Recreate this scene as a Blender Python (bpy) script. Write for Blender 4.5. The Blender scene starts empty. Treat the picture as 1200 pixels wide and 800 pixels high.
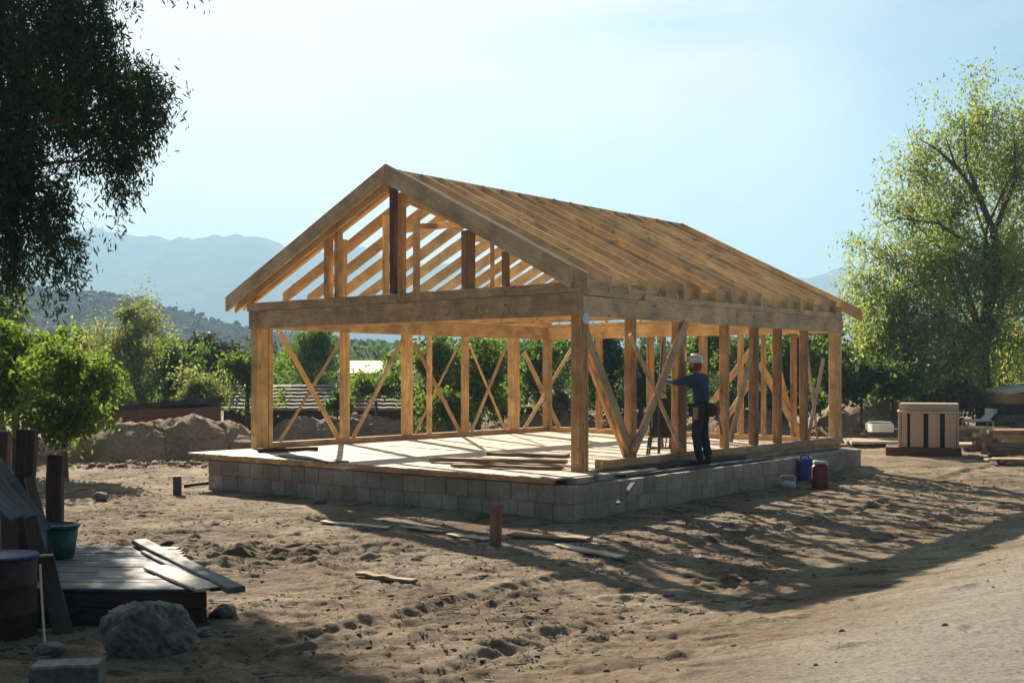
import bpy, bmesh, math, random
import numpy as np
from mathutils import Vector, Matrix
R = math.radians
random.seed(7)
rng = np.random.default_rng(11)
sc = bpy.context.scene
C = sc.collection
# ------------------------------------------------------------------ camera model (level camera, lens shifted up)
F = 1320.0; HOR = 438.0; EYE = 2.06
def W(px, py, d):                      # a point d metres away
    return Vector(((px-600)/F*d, d, EYE-(py-HOR)/F*d))
def G(px, py, z=0.0):                  # a point at height z
    d = (EYE-z)*F/(py-HOR)
    return Vector(((px-600)/F*d, d, z))
cam = bpy.data.cameras.new('camera'); co = bpy.data.objects.new('camera', cam); C.objects.link(co)
co.location = (0, 0, EYE); co.rotation_euler = (R(90), 0, 0)
cam.lens = F/1200*36; cam.sensor_width = 36; cam.shift_y = (HOR-400)/1200
cam.clip_start = .05; cam.clip_end = 20000
sc.camera = co
# ------------------------------------------------------------------ light
SUN_AZ, SUN_EL = 24.5, 28.3            # degrees left of straight ahead, above the horizon
sd = Vector((-math.sin(R(SUN_AZ))*math.cos(R(SUN_EL)), math.cos(R(SUN_AZ))*math.cos(R(SUN_EL)), math.sin(R(SUN_EL))))
sl = bpy.data.lights.new('sun', 'SUN'); sl.energy = 5.0; sl.angle = R(.55); sl.color = (1, .89, .74)
so = bpy.data.objects.new('sun', sl); C.objects.link(so)
so.rotation_euler = sd.to_track_quat('Z', 'Y').to_euler(); so.location = sd*50
w = bpy.data.worlds.new('World'); sc.world = w; w.use_nodes = True
nt = w.node_tree; nt.nodes.clear()
N = nt.nodes.new; L = nt.links.new
out = N('ShaderNodeOutputWorld'); bg = N('ShaderNodeBackground'); sky = N('ShaderNodeTexSky')
sky.sky_type = 'NISHITA'; sky.sun_disc = False; sky.sun_elevation = R(SUN_EL); sky.sun_rotation = R(-SUN_AZ)
sky.air_density = 1.0; sky.dust_density = .8; sky.ozone_density = 1.0
tc = N('ShaderNodeTexCoord'); mp = N('ShaderNodeMapping'); mp.inputs['Scale'].default_value = (1.1, 1.1, 3.0)
mp.inputs['Rotation'].default_value = (R(6), R(14), 0)
no = N('ShaderNodeTexNoise'); no.inputs['Scale'].default_value = 1.7; no.inputs['Detail'].default_value = 6; no.inputs['Roughness'].default_value = .5
no.inputs['Distortion'].default_value = .5
rp = N('ShaderNodeValToRGB'); rp.color_ramp.elements[0].position = .40; rp.color_ramp.elements[1].position = .66
rp.color_ramp.elements[0].color = (0, 0, 0, 1); rp.color_ramp.elements[1].color = (.8, .8, .8, 1)
# the milky veil of thin cloud lies thicker towards the sun
vd = N('ShaderNodeVectorMath'); vd.operation = 'DOT_PRODUCT'; vd.inputs[1].default_value = (sd.x, sd.y, sd.z)
nm = N('ShaderNodeVectorMath'); nm.operation = 'NORMALIZE'
mr = N('ShaderNodeMapRange'); mr.inputs[1].default_value = .72; mr.inputs[2].default_value = .96; mr.inputs[3].default_value = 0; mr.inputs[4].default_value = .72
ad = N('ShaderNodeMath'); ad.operation = 'ADD'; ad.use_clamp = True
mx = N('ShaderNodeMix'); mx.data_type = 'RGBA'; mx.inputs['B'].default_value = (7.7, 7.6, 7.35, 1)
tint = N('ShaderNodeMix'); tint.data_type = 'RGBA'; tint.blend_type = 'MULTIPLY'; tint.inputs['Factor'].default_value = 1
tint.inputs['B'].default_value = (.50, .76, .80, 1)
L(tc.outputs['Generated'], nm.inputs[0]); L(nm.outputs[0], vd.inputs[0]); L(vd.outputs['Value'], mr.inputs[0])
L(tc.outputs['Generated'], mp.inputs[0]); L(mp.outputs[0], no.inputs[0]); L(no.outputs[0], rp.inputs[0])
mr2 = N('ShaderNodeMapRange'); mr2.inputs[1].default_value = .45; mr2.inputs[2].default_value = .85; L(vd.outputs['Value'], mr2.inputs[0])
mu = N('ShaderNodeMath'); mu.operation = 'MULTIPLY'; L(rp.outputs[0], mu.inputs[0]); L(mr2.outputs[0], mu.inputs[1])
L(mu.outputs[0], ad.inputs[0]); L(mr.outputs[0], ad.inputs[1]); L(ad.outputs[0], mx.inputs['Factor'])
L(sky.outputs[0], tint.inputs['A']); L(tint.outputs['Result'], mx.inputs['A'])
mr3 = N('ShaderNodeMapRange'); mr3.inputs[1].default_value = .12; mr3.inputs[2].default_value = .90; mr3.inputs[3].default_value = 0; mr3.inputs[4].default_value = 1
L(vd.outputs['Value'], mr3.inputs[0]); dr = N('ShaderNodeMix'); dr.data_type = 'RGBA'; dr.inputs['A'].default_value = (.09, .15, .22, 1); dr.inputs['B'].default_value = (1, 1, 1, 1); L(mr3.outputs[0], dr.inputs['Factor'])
dk = N('ShaderNodeVectorMath'); dk.operation = 'MULTIPLY'; L(mx.outputs['Result'], dk.inputs[0]); L(dr.outputs['Result'], dk.inputs[1])
L(dk.outputs[0], bg.inputs[0]); bg.inputs[1].default_value = .05
L(bg.outputs[0], out.inputs[0])
sc.view_settings.view_transform = 'Standard'; sc.view_settings.look = 'None'
sc.view_settings.exposure = 1.68; sc.view_settings.gamma = 1
sc.render.engine = 'CYCLES'
sc.cycles.use_denoising = True
sc.cycles.max_bounces = 7; sc.cycles.diffuse_bounces = 5; sc.cycles.glossy_bounces = 2; sc.cycles.transmission_bounces = 4
sc.cycles.volume_bounces = 1; sc.cycles.sample_clamp_indirect = 8
# ------------------------------------------------------------------ materials
def newmat(name):
    m = bpy.data.materials.new(name); m.use_nodes = True
    nt = m.node_tree; b = nt.nodes['Principled BSDF']; b.inputs['Roughness'].default_value = .8
    return m, nt, b
def ramp(nt, pts):
    r = nt.nodes.new('ShaderNodeValToRGB'); e = r.color_ramp.elements
    while len(e) < len(pts): e.new(.5)
    for k, (p, c) in enumerate(pts): e[k].position = p; e[k].color = (*c, 1) if len(c) == 3 else c
    return r
def noise(nt, vec, scale, detail=5, rough=.6, dist=0):
    n = nt.nodes.new('ShaderNodeTexNoise'); n.inputs['Scale'].default_value = scale; n.inputs['Detail'].default_value = detail
    n.inputs['Roughness'].default_value = rough; n.inputs['Distortion'].default_value = dist
    if vec is not None: nt.links.new(vec, n.inputs['Vector'])
    return n
def mix(nt, f, a, b, mode='MIX'):
    m = nt.nodes.new('ShaderNodeMix'); m.data_type = 'RGBA'; m.blend_type = mode
    for s, v in (('Factor', f), ('A', a), ('B', b)):
        if isinstance(v, bpy.types.NodeSocket): nt.links.new(v, m.inputs[s])
        else: m.inputs[s].default_value = v if s == 'Factor' else (*v, 1)
    return m.outputs['Result']
def bump(nt, h, b, strength=.5, dist=.01):
    n = nt.nodes.new('ShaderNodeBump'); n.inputs['Strength'].default_value = strength; n.inputs['Distance'].default_value = dist
    nt.links.new(h, n.inputs['Height']); nt.links.new(n.outputs[0], b.inputs['Normal']); return n
def wood(name, light, mid, dark, rough=.75, stain=.0, crack=False, vary=.42):
    m, nt, b = newmat(name); lk = nt.links.new
    uv = nt.nodes.new('ShaderNodeUVMap'); uv.uv_map = 'UVMap'
    oi = nt.nodes.new('ShaderNodeObjectInfo')
    off = nt.nodes.new('ShaderNodeVectorMath'); off.operation = 'SCALE'; off.inputs[0].default_value = (37, 19, 5); lk(oi.outputs['Random'], off.inputs['Scale'])
    add = nt.nodes.new('ShaderNodeVectorMath'); lk(uv.outputs[0], add.inputs[0]); lk(off.outputs[0], add.inputs[1])
    mp = nt.nodes.new('ShaderNodeMapping'); mp.inputs['Scale'].default_value = (1.3, 26, 1); lk(add.outputs[0], mp.inputs[0])
    g = noise(nt, mp.outputs[0], 1.6, 5, .62, .7)
    r = ramp(nt, [(.27, dark), (.46, mid), (.7, light)]); lk(g.outputs[0], r.inputs[0])
    # knots
    mk = nt.nodes.new('ShaderNodeMapping'); mk.inputs['Scale'].default_value = (2.1, 6.5, 1); lk(add.outputs[0], mk.inputs[0])
    vo = nt.nodes.new('ShaderNodeTexVoronoi'); vo.inputs['Scale'].default_value = 1; lk(mk.outputs[0], vo.inputs[0])
    kr = ramp(nt, [(.05, (1, 1, 1)), (.13, (0, 0, 0))]); lk(vo.outputs['Distance'], kr.inputs[0])
    col = mix(nt, kr.outputs[0], r.outputs[0], tuple(c*.35 for c in dark))
    # blotches of weather and handling
    bl = noise(nt, add.outputs[0], 2.3, 3, .6); br = ramp(nt, [(.35, (.62, .6, .6)), (.65, (1.08, 1.05, 1.0))]); lk(bl.outputs[0], br.inputs[0])
    col = mix(nt, 1.0, col, br.outputs[0], 'MULTIPLY')
    rr = ramp(nt, [(0, (1-vary, 1-vary, 1-vary*.9)), (1, (1+vary*.4, 1+vary*.35, 1+vary*.2))]); lk(oi.outputs['Random'], rr.inputs[0])
    col = mix(nt, 1.0, col, rr.outputs[0], 'MULTIPLY')
    if crack:
        mc = nt.nodes.new('ShaderNodeMapping'); mc.inputs['Scale'].default_value = (3.2, .9, 1); lk(add.outputs[0], mc.inputs[0])
        cn = noise(nt, mc.outputs[0], 1.5, 3, .5, 1.2)
        cr = ramp(nt, [(.485, (0, 0, 0)), (.5, (1, 1, 1)), (.515, (0, 0, 0))]); lk(cn.outputs[0], cr.inputs[0])
        cm = noise(nt, add.outputs[0], 1.1, 1); cg = ramp(nt, [(.5, (0, 0, 0)), (.56, (.8, .8, .8))]); lk(cm.outputs[0], cg.inputs[0])
        f = mix(nt, 1.0, cr.outputs[0], cg.outputs[0], 'MULTIPLY')
        col = mix(nt, f, col, (.05, .035, .025))
    lk(col, b.inputs['Base Color']); b.inputs['Roughness'].default_value = rough
    bump(nt, g.outputs[0], b, .35, .006)
    return m
def plain(name, col, rough=.6, var=.25, scale=8, metal=0, bmp=.15):
    m, nt, b = newmat(name)
    tc = nt.nodes.new('ShaderNodeTexCoord'); n = noise(nt, tc.outputs['Object'], scale, 6, .65)
    r = ramp(nt, [(.3, tuple(c*(1-var) for c in col)), (.7, tuple(min(1, c*(1+var)) for c in col))])
    nt.links.new(n.outputs[0], r.inputs[0]); nt.links.new(r.outputs[0], b.inputs['Base Color'])
    b.inputs['Roughness'].default_value = rough; b.inputs['Metallic'].default_value = metal
    bump(nt, n.outputs[0], b, bmp, .01); return m
def leafmat(name, c1, c2, trans=.45, third=None):
    m, nt, b = newmat(name); lk = nt.links.new
    ge = nt.nodes.new('ShaderNodeNewGeometry'); tcx = nt.nodes.new('ShaderNodeTexCoord')
    pts = [(0, c1), (1, c2)] if third is None else [(0, c1), (.7, c2), (.9, third)]
    r = ramp(nt, pts); lk(ge.outputs['Random Per Island'], r.inputs[0])
    n = noise(nt, tcx.outputs['Object'], .9, 2); rr = ramp(nt, [(.35, (.6, .66, .6)), (.65, (1.2, 1.15, 1.0))]); lk(n.outputs[0], rr.inputs[0])
    col = mix(nt, 1.0, r.outputs[0], rr.outputs[0], 'MULTIPLY')
    lk(col, b.inputs['Base Color']); b.inputs['Roughness'].default_value = .65; b.inputs['Specular IOR Level'].default_value = .12
    t = nt.nodes.new('ShaderNodeBsdfTranslucent'); tcol = mix(nt, 1.0, col, (1.4, 1.4, .75), 'MULTIPLY'); lk(tcol, t.inputs['Color'])
    ms = nt.nodes.new('ShaderNodeMixShader'); ms.inputs[0].default_value = trans
    o = nt.nodes['Material Output']; lk(b.outputs[0], ms.inputs[1]); lk(t.outputs[0], ms.inputs[2]); lk(ms.outputs[0], o.inputs['Surface'])
    return m
M = {}
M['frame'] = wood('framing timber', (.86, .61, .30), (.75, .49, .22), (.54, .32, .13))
M['rafter'] = wood('rafter timber', (.88, .69, .41), (.79, .58, .31), (.60, .41, .20), vary=.28)
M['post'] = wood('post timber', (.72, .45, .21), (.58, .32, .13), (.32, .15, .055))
M['grey'] = wood('weathered fascia timber', (.74, .58, .38), (.64, .48, .29), (.46, .32, .18), vary=.12)
M['header'] = wood('header timber', (.66, .47, .27), (.54, .36, .19), (.36, .22, .11), crack=True, vary=.1)
M['pale'] = wood('pale brace timber', (.72, .56, .35), (.60, .43, .24), (.42, .28, .14), vary=.2)
M['dark'] = wood('dark king post timber', (.16, .10, .075), (.11, .065, .05), (.06, .035, .03), vary=.1)
M['deck'] = wood('deck boards', (.74, .66, .52), (.66, .57, .43), (.50, .40, .28), vary=.3)
M['loose'] = wood('loose board timber', (.40, .26, .16), (.29, .17, .10), (.17, .095, .06), vary=.4)
M['old'] = wood('old grey boards', (.20, .20, .195), (.145, .145, .145), (.07, .068, .07), vary=.3)
M['oldbrown'] = wood('old brown boards', (.11, .066, .048), (.075, .043, .032), (.035, .023, .018), vary=.3)
M['stack'] = wood('stacked lumber', (.46, .33, .24), (.36, .24, .17), (.24, .15, .11), vary=.35)
M['bark'] = plain('bark', (.075, .055, .042), .95, .45, 6, bmp=.8)
M['barkpale'] = plain('grey bark', (.16, .125, .10), .95, .4, 6, bmp=.8)
M['white'] = plain('white plastic', (.78, .78, .74), .4, .06)
M['blue'] = plain('blue plastic', (.012, .06, .24), .35, .2)
M['red'] = plain('dark red plastic', (.17, .016, .018), .35, .2)
M['green'] = plain('green plastic', (.012, .07, .055), .4, .2)
M['black'] = plain('black fabric', (.018, .018, .022), .7, .3)
M['metal'] = plain('dull steel', (.25, .25, .26), .45, .3, metal=.7)
M['galv'] = plain('galvanised steel', (.55, .58, .62), .5, .12, metal=.4)
M['blackmetal'] = plain('black metal', (.03, .03, .032), .5, .3, metal=.3)
M['rust'] = plain('rusty steel', (.06, .028, .02), .8, .5, 9, bmp=.5)
M['bluerim'] = plain('blue enamel', (.018, .045, .13), .65, .2)
M['rock'] = plain('grey rock', (.20, .17, .145), .95, .5, 11, bmp=1)
M['brick'] = plain('mud brick', (.17, .10, .075), .95, .35, 7, bmp=.7)
M['tile'] = plain('roof tile', (.30, .24, .20), .9, .4, 5, bmp=.5)
M['darkwall'] = plain('dark timber wall', (.035, .032, .035), .9, .4, 5)
M['cream'] = plain('cream render', (.52, .47, .38), .9, .12, 3)
M['roofpale'] = plain('pale roof', (.62, .56, .47), .8, .12, 3)
M['ochre'] = plain('ochre board', (.42, .27, .10), .8, .2, 3)
M['panel'] = plain('chipboard', (.50, .40, .30), .85, .22, 40, bmp=.3)
M['gap'] = plain('painted gap shade', (.015, .013, .013), .95, .2)  # near-black colour stands in for the shade between the stacked panels
M['pallet'] = wood('reddish pallet timber', (.20, .085, .06), (.14, .06, .045), (.08, .035, .03))
M['skin'] = plain('skin', (.42, .20, .13), .55, .12, 20)
M['glove'] = plain('dark glove', (.04, .03, .03), .8, .2)
M['shirt'] = plain('teal blue shirt', (.010, .05, .095), .9, .25, 14, bmp=.4)
M['trouser'] = plain('navy trousers', (.016, .026, .055), .9, .25, 14, bmp=.4)
M['boot'] = plain('dark boots', (.03, .02, .016), .7, .3)
M['helmet'] = plain('white hard hat', (.74, .74, .72), .35, .05)
M['hair'] = plain('red brown hair', (.20, .035, .02), .8, .3, 60)
M['belt'] = plain('black tool belt', (.02, .017, .017), .7, .3)
M['leather'] = plain('tan leather', (.30, .20, .12), .8, .25, 12)
M['maroon'] = plain('maroon pouch', (.16, .018, .03), .8, .2)
M['eye'] = plain('eye white', (.7, .7, .68), .3, .05)
# soil
m, nt, b = newmat('dry soil'); lk = nt.links.new
tcn = nt.nodes.new('ShaderNodeTexCoord'); P = tcn.outputs['Object']
mpp = nt.nodes.new('ShaderNodeMapping'); mpp.inputs['Rotation'].default_value = (0, 0, R(-12)); mpp.inputs['Scale'].default_value = (.45, 1.6, 1); lk(P, mpp.inputs[0])
n1 = noise(nt, P, .55, 5, .6); n2 = noise(nt, mpp.outputs[0], 3.2, 8, .7, .5); n3 = noise(nt, P, 24, 8, .8)
r1 = ramp(nt, [(.3, (.24, .175, .115)), (.5, (.41, .32, .22)), (.66, (.54, .45, .33))]); lk(n1.outputs[0], r1.inputs[0])
r2 = ramp(nt, [(.36, (.30, .26, .23)), (.45, (.80, .77, .74)), (.7, (1.2, 1.17, 1.12))]); lk(n2.outputs[0], r2.inputs[0])
col = mix(nt, 1.0, r1.outputs[0], r2.outputs[0], 'MULTIPLY')
r3 = ramp(nt, [(.32, (.30, .27, .25)), (.47, (.85, .84, .83)), (.7, (1.25, 1.22, 1.18))]); lk(n3.outputs[0], r3.inputs[0])
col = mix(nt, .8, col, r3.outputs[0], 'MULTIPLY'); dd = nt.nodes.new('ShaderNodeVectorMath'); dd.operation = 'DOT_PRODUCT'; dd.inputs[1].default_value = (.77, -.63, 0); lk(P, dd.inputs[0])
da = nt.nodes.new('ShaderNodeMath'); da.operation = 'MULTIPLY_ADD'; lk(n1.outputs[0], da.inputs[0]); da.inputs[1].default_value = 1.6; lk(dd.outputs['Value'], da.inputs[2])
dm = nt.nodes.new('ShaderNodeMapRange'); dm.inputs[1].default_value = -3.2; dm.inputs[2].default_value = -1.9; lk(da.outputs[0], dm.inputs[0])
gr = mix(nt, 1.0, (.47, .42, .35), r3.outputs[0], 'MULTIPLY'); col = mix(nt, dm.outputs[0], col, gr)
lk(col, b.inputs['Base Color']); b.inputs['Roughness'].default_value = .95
b.inputs['Specular IOR Level'].default_value = .15
b1 = bump(nt, n3.outputs[0], b, 1.0, .06); b2 = nt.nodes.new('ShaderNodeBump'); b2.inputs['Strength'].default_value = .6; b2.inputs['Distance'].default_value = .09
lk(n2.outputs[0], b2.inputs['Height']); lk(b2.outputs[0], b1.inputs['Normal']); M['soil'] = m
m, nt, b = newmat('mound soil'); lk = nt.links.new
tcn = nt.nodes.new('ShaderNodeTexCoord'); n1 = noise(nt, tcn.outputs['Object'], 1.3, 9, .7); n3 = noise(nt, tcn.outputs['Object'], 12, 8, .75)
r1 = ramp(nt, [(.3, (.24, .15, .095)), (.5, (.42, .285, .185)), (.72, (.55, .41, .285))]); lk(n1.outputs[0], r1.inputs[0])
r3 = ramp(nt, [(.35, (.45, .43, .42)), (.55, (1, 1, 1))]); lk(n3.outputs[0], r3.inputs[0])
col = mix(nt, .8, r1.outputs[0], r3.outputs[0], 'MULTIPLY'); lk(col, b.inputs['Base Color']); b.inputs['Roughness'].default_value = .95
bump(nt, n3.outputs[0], b, 1, .12); M['mound'] = m
# concrete block
m, nt, b = newmat('concrete block'); lk = nt.links.new
tcn = nt.nodes.new('ShaderNodeTexCoord'); ge = nt.nodes.new('ShaderNodeNewGeometry')
n1 = noise(nt, tcn.outputs['Object'], 26, 8, .75); n2 = noise(nt, tcn.outputs['Object'], 1.4, 4)
r0 = ramp(nt, [(0, (.41, .335, .26)), (1, (.56, .47, .37))]); lk(ge.outputs['Random Per Island'], r0.inputs[0])
r1 = ramp(nt, [(.3, (.6, .6, .6)), (.6, (1.05, 1.05, 1.05))]); lk(n1.outputs[0], r1.inputs[0])
r2 = ramp(nt, [(.35, (.7, .66, .62)), (.6, (1, 1, 1))]); lk(n2.outputs[0], r2.inputs[0])
col = mix(nt, 1.0, r0.outputs[0], r1.outputs[0], 'MULTIPLY'); col = mix(nt, 1.0, col, r2.outputs[0], 'MULTIPLY')
lk(col, b.inputs['Base Color']); b.inputs['Roughness'].default_value = .95; bump(nt, n1.outputs[0], b, .6, .01); M['block'] = m
# hills
def hillmat(name, c1, c2, c3, sc1, sc2):
    m, nt, b = newmat(name); lk = nt.links.new
    tcn = nt.nodes.new('ShaderNodeTexCoord'); vo = nt.nodes.new('ShaderNodeTexVoronoi'); vo.inputs['Scale'].default_value = sc1; lk(tcn.outputs['Object'], vo.inputs[0])
    n1 = noise(nt, tcn.outputs['Object'], sc2, 8, .65)
    r = ramp(nt, [(.3, c1), (.5, c2), (.7, c3)]); lk(n1.outputs[0], r.inputs[0])
    v = ramp(nt, [(.28, (.22, .28, .2)), (.42, (1, 1, 1))]); lk(vo.outputs['Distance'], v.inputs[0])
    col = mix(nt, .85, r.outputs[0], v.outputs[0], 'MULTIPLY'); lk(col, b.inputs['Base Color']); b.inputs['Roughness'].default_value = 1
    b.inputs['Specular IOR Level'].default_value = 0
    bump(nt, n1.outputs[0], b, .6, 2); return m
M['hill'] = hillmat('scrub hillside', (.03, .03, .028), (.055, .05, .044), (.12, .105, .088), .5, .02)
M['scrub'] = plain('hillside scrub', (.022, .032, .018), .95, .4, .2)
M['far'] = hillmat('far mountain slope', (.05, .05, .045), (.08, .07, .06), (.12, .10, .09), .03, .006)
# leaves
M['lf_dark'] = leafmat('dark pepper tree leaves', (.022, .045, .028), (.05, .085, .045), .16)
M['lf_willow'] = leafmat('yellow green willow leaves', (.15, .20, .07), (.27, .33, .115), .6, (.37, .37, .16))
M['lf_bright'] = leafmat('bright green leaves', (.085, .14, .03), (.19, .265, .06), .55)
M['lf_pale'] = leafmat('pale olive leaves', (.16, .19, .09), (.30, .32, .16), .5)
M['lf_green'] = leafmat('mid green leaves', (.07, .13, .04), (.16, .24, .07), .55)
M['lf_deep'] = leafmat('deep green leaves', (.035, .07, .03), (.08, .13, .05), .45)
M['lf_brown'] = leafmat('dark brownish leaves', (.035, .035, .022), (.065, .06, .04), .25)
M['lf_rose'] = leafmat('dry rosy leaves', (.12, .10, .06), (.26, .19, .13), .4)
# ------------------------------------------------------------------ object helpers
def T(o, label=None, cat=None, group=None, kind=None):
    for k, v in (('label', label), ('category', cat), ('group', group), ('kind', kind)):
        if v: o[k] = v
    return o
def empty(name, loc, label, cat, group=None):
    o = bpy.data.objects.new(name, None); C.objects.link(o); o.location = loc; o.empty_display_size = .2
    return T(o, label, cat, group)
def absloc(o):
    v = Vector((0, 0, 0))
    while o is not None: v += o.location; o = o.parent
    return v
def mk(name, verts, faces, mat, parent=None, loc=None, smooth=False, uvs=None):
    """one mesh; verts are world coordinates, origin moves to loc (top level) or parent's origin"""
    org = absloc(parent) if parent is not None else (Vector(loc) if loc is not None else Vector((0, 0, 0)))
    V = np.asarray([tuple(v) for v in verts], dtype=float) if not isinstance(verts, np.ndarray) else verts
    V = V - np.array(org)
    me = bpy.data.meshes.new(name)
    if isinstance(faces, np.ndarray):
        k = faces.shape[1]; me.vertices.add(len(V)); me.vertices.foreach_set('co', V.astype(np.float32).ravel())
        me.loops.add(faces.size); me.loops.foreach_set('vertex_index', faces.astype(np.int32).ravel())
        me.polygons.add(len(faces)); me.polygons.foreach_set('loop_start', np.arange(0, faces.size, k, dtype=np.int32))
        me.polygons.foreach_set('loop_total', np.full(len(faces), k, dtype=np.int32)); me.update(calc_edges=True)
    else: me.from_pydata(V.tolist(), [], faces)
    if uvs is not None:
        ul = me.uv_layers.new(name='UVMap'); ul.data.foreach_set('uv', np.asarray(uvs, dtype=np.float32).ravel())
    if smooth: me.polygons.foreach_set('use_smooth', np.ones(len(me.polygons), dtype=bool))
    me.materials.append(mat); me.validate(); me.update()
    o = bpy.data.objects.new(name, me); C.objects.link(o)
    if parent is not None: o.parent = parent
    else: o.location = org
    return o
class MB:
    """collects boards (boxes along an axis, with length-wise UVs), tubes and prisms into one mesh"""
    def __init__(s): s.v = []; s.f = []; s.uv = []
    def face(s, idx, uv=None):
        s.f.append(idx); s.uv += uv if uv else [(0, 0)]*len(idx)
    def beam(s, p0, p1, w, h, side=None, seg=1, wob=0.0, ch=.006, cut0=None, cut1=None):
        p0 = Vector(p0); p1 = Vector(p1); ax = (p1-p0); ln = ax.length; ax.normalize()
        if side is None:
            side = ax.cross(Vector((0, 0, 1)))
            if side.length < .05: side = Vector((1, 0, 0))
        side = (Vector(side) - ax*ax.dot(Vector(side))).normalized(); up = side.cross(ax).normalized()
        ch = min(ch, w*.2, h*.2); a, c = w/2, h/2
        ring = [(-a+ch, -c), (a-ch, -c), (a, -c+ch), (a, c-ch), (a-ch, c), (-a+ch, c), (-a, c-ch), (-a, -c+ch)]
        per = [0]
        for k in range(8):
            q = ring[k]; r_ = ring[(k+1) % 8]; per.append(per[-1]+math.dist(q, r_))
        b0 = len(s.v); uo = random.random()*20; vo = random.random()*20
        for k in range(seg+1):
            t = k/seg; c0 = p0+ax*(ln*t)
            if wob and 0 < k < seg: c0 = c0 + side*random.uniform(-wob, wob)+up*random.uniform(-wob, wob)
            for (x, y) in ring:
                q = c0+side*x+up*y
                if k == 0 and cut0 is not None: q = q + ax*(cut0*y)      # splayed end cut
                if k == seg and cut1 is not None: q = q + ax*(cut1*y)
                s.v.append(q)
        for k in range(seg):
            for j in range(8):
                i0 = b0+k*8+j; i1 = b0+k*8+(j+1) % 8
                u0 = uo+ln*k/seg; u1 = uo+ln*(k+1)/seg; v0 = vo+per[j]; v1 = vo+per[j+1]
                s.face([i0, i1, i1+8, i0+8], [(u0, v0), (u0, v1), (u1, v1), (u1, v0)])
        e = b0+seg*8
        s.face([b0+j for j in range(7, -1, -1)], [(uo+ring[j][0]*6, vo+ring[j][1]) for j in range(7, -1, -1)])
        s.face([e+j for j in range(8)], [(uo+3+ring[j][0]*6, vo+ring[j][1]) for j in range(8)])
        return s
    def tube(s, pts, rad, n=8, cap=True):
        b0 = len(s.v); K = len(pts); pts = [Vector(p) for p in pts]
        if not hasattr(rad, '__len__'): rad = [rad]*K
        pr = None
        for k, p in enumerate(pts):
            d = (pts[min(k+1, K-1)]-pts[max(k-1, 0)])
            d = d.normalized() if d.length > 1e-9 else Vector((0, 0, 1))
            if pr is None:
                pr = d.cross(Vector((0, 0, 1)));
                if pr.length < .1: pr = d.cross(Vector((0, 1, 0)))
            pr = (pr-d*pr.dot(d)).normalized(); q = d.cross(pr)
            for j in range(n):
                a = 2*math.pi*j/n; s.v.append(p+(pr*math.cos(a)+q*math.sin(a))*rad[k])
        for k in range(K-1):
            for j in range(n):
                i0 = b0+k*n+j; i1 = b0+k*n+(j+1) % n
                s.face([i0, i1, i1+n, i0+n], [(k*.1, j/n), (k*.1, (j+1)/n), (k*.1+.1, (j+1)/n), (k*.1+.1, j/n)])
        if cap:
            s.face([b0+j for j in range(n-1, -1, -1)]); e = b0+(K-1)*n; s.face([e+j for j in range(n)])
        return s
    def prism(s, poly, z0, z1):
        b0 = len(s.v); n = len(poly)
        for z in (z0, z1):
            for p in poly: s.v.append(Vector((p[0], p[1], z)))
        for j in range(n):
            k = (j+1) % n; s.face([b0+j, b0+k, b0+n+k, b0+n+j])
        s.face([b0+j for j in range(n-1, -1, -1)]); s.face([b0+n+j for j in range(n)])
        return s
    def box(s, lo, hi, M4=None):
        b0 = len(s.v)
        for z in (lo[2], hi[2]):
            for (x, y) in ((lo[0], lo[1]), (hi[0], lo[1]), (hi[0], hi[1]), (lo[0], hi[1])):
                p = Vector((x, y, z)); s.v.append(M4 @ p if M4 else p)
        for f in ((0, 3, 2, 1), (4, 5, 6, 7), (0, 1, 5, 4), (1, 2, 6, 5), (2, 3, 7, 6), (3, 0, 4, 7)): s.face([b0+i for i in f], [(0, 0), (1, 0), (1, 1), (0, 1)])
        return s
    def lathe(s, prof, cen, n=20, M4=None):
        b0 = len(s.v)
        for (r_, z) in prof:
            for j in range(n):
                a = 2*math.pi*j/n; p = Vector((r_*math.cos(a), r_*math.sin(a), z))
                s.v.append((M4 @ p if M4 else p)+Vector(cen))
        for k in range(len(prof)-1):
            for j in range(n):
                i0 = b0+k*n+j; i1 = b0+k*n+(j+1) % n; s.face([i0, i1, i1+n, i0+n])
        s.face([b0+j for j in range(n-1, -1, -1)]); e = b0+(len(prof)-1)*n; s.face([e+j for j in range(n)])
        return s
    def obj(s, name, mat, parent=None, loc=None, smooth=False, bevel=0):
        o = mk(name, s.v, s.f, mat, parent, loc, smooth, s.uv)
        if bevel:
            md = o.modifiers.new('bevel', 'BEVEL'); md.width = bevel; md.segments = 2; md.limit_method = 'ANGLE'
        return o
# ------------------------------------------------------------------ noise
def vnoise(x, y, seed=0):
    xi = np.floor(x).astype(np.int64); yi = np.floor(y).astype(np.int64); xf = x-xi; yf = y-yi
    u = xf*xf*xf*(xf*(xf*6-15)+10); v = yf*yf*yf*(yf*(yf*6-15)+10)
    def h(a, b):
        n = (a*374761393+b*668265263+seed*982451653) & 0x7fffffff
        n = ((n ^ (n >> 13))*1274126177) & 0x7fffffff
        return ((n ^ (n >> 16)) & 0xffff)/65535.0
    return (h(xi, yi)*(1-u)+h(xi+1, yi)*u)*(1-v)+(h(xi, yi+1)*(1-u)+h(xi+1, yi+1)*u)*v
def fbm(x, y, o=4, seed=0, g=.5):
    s = 0; a = 1; t = 0
    for k in range(o):
        s = s+a*vnoise(x*2**k+k*17.3, y*2**k-k*9.1, seed+k); t += a; a *= g
    return s/t-.5
def ss(a, b, x):
    t = np.clip((x-a)/(b-a), 0, 1); return t*t*(3-2*t)
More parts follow.
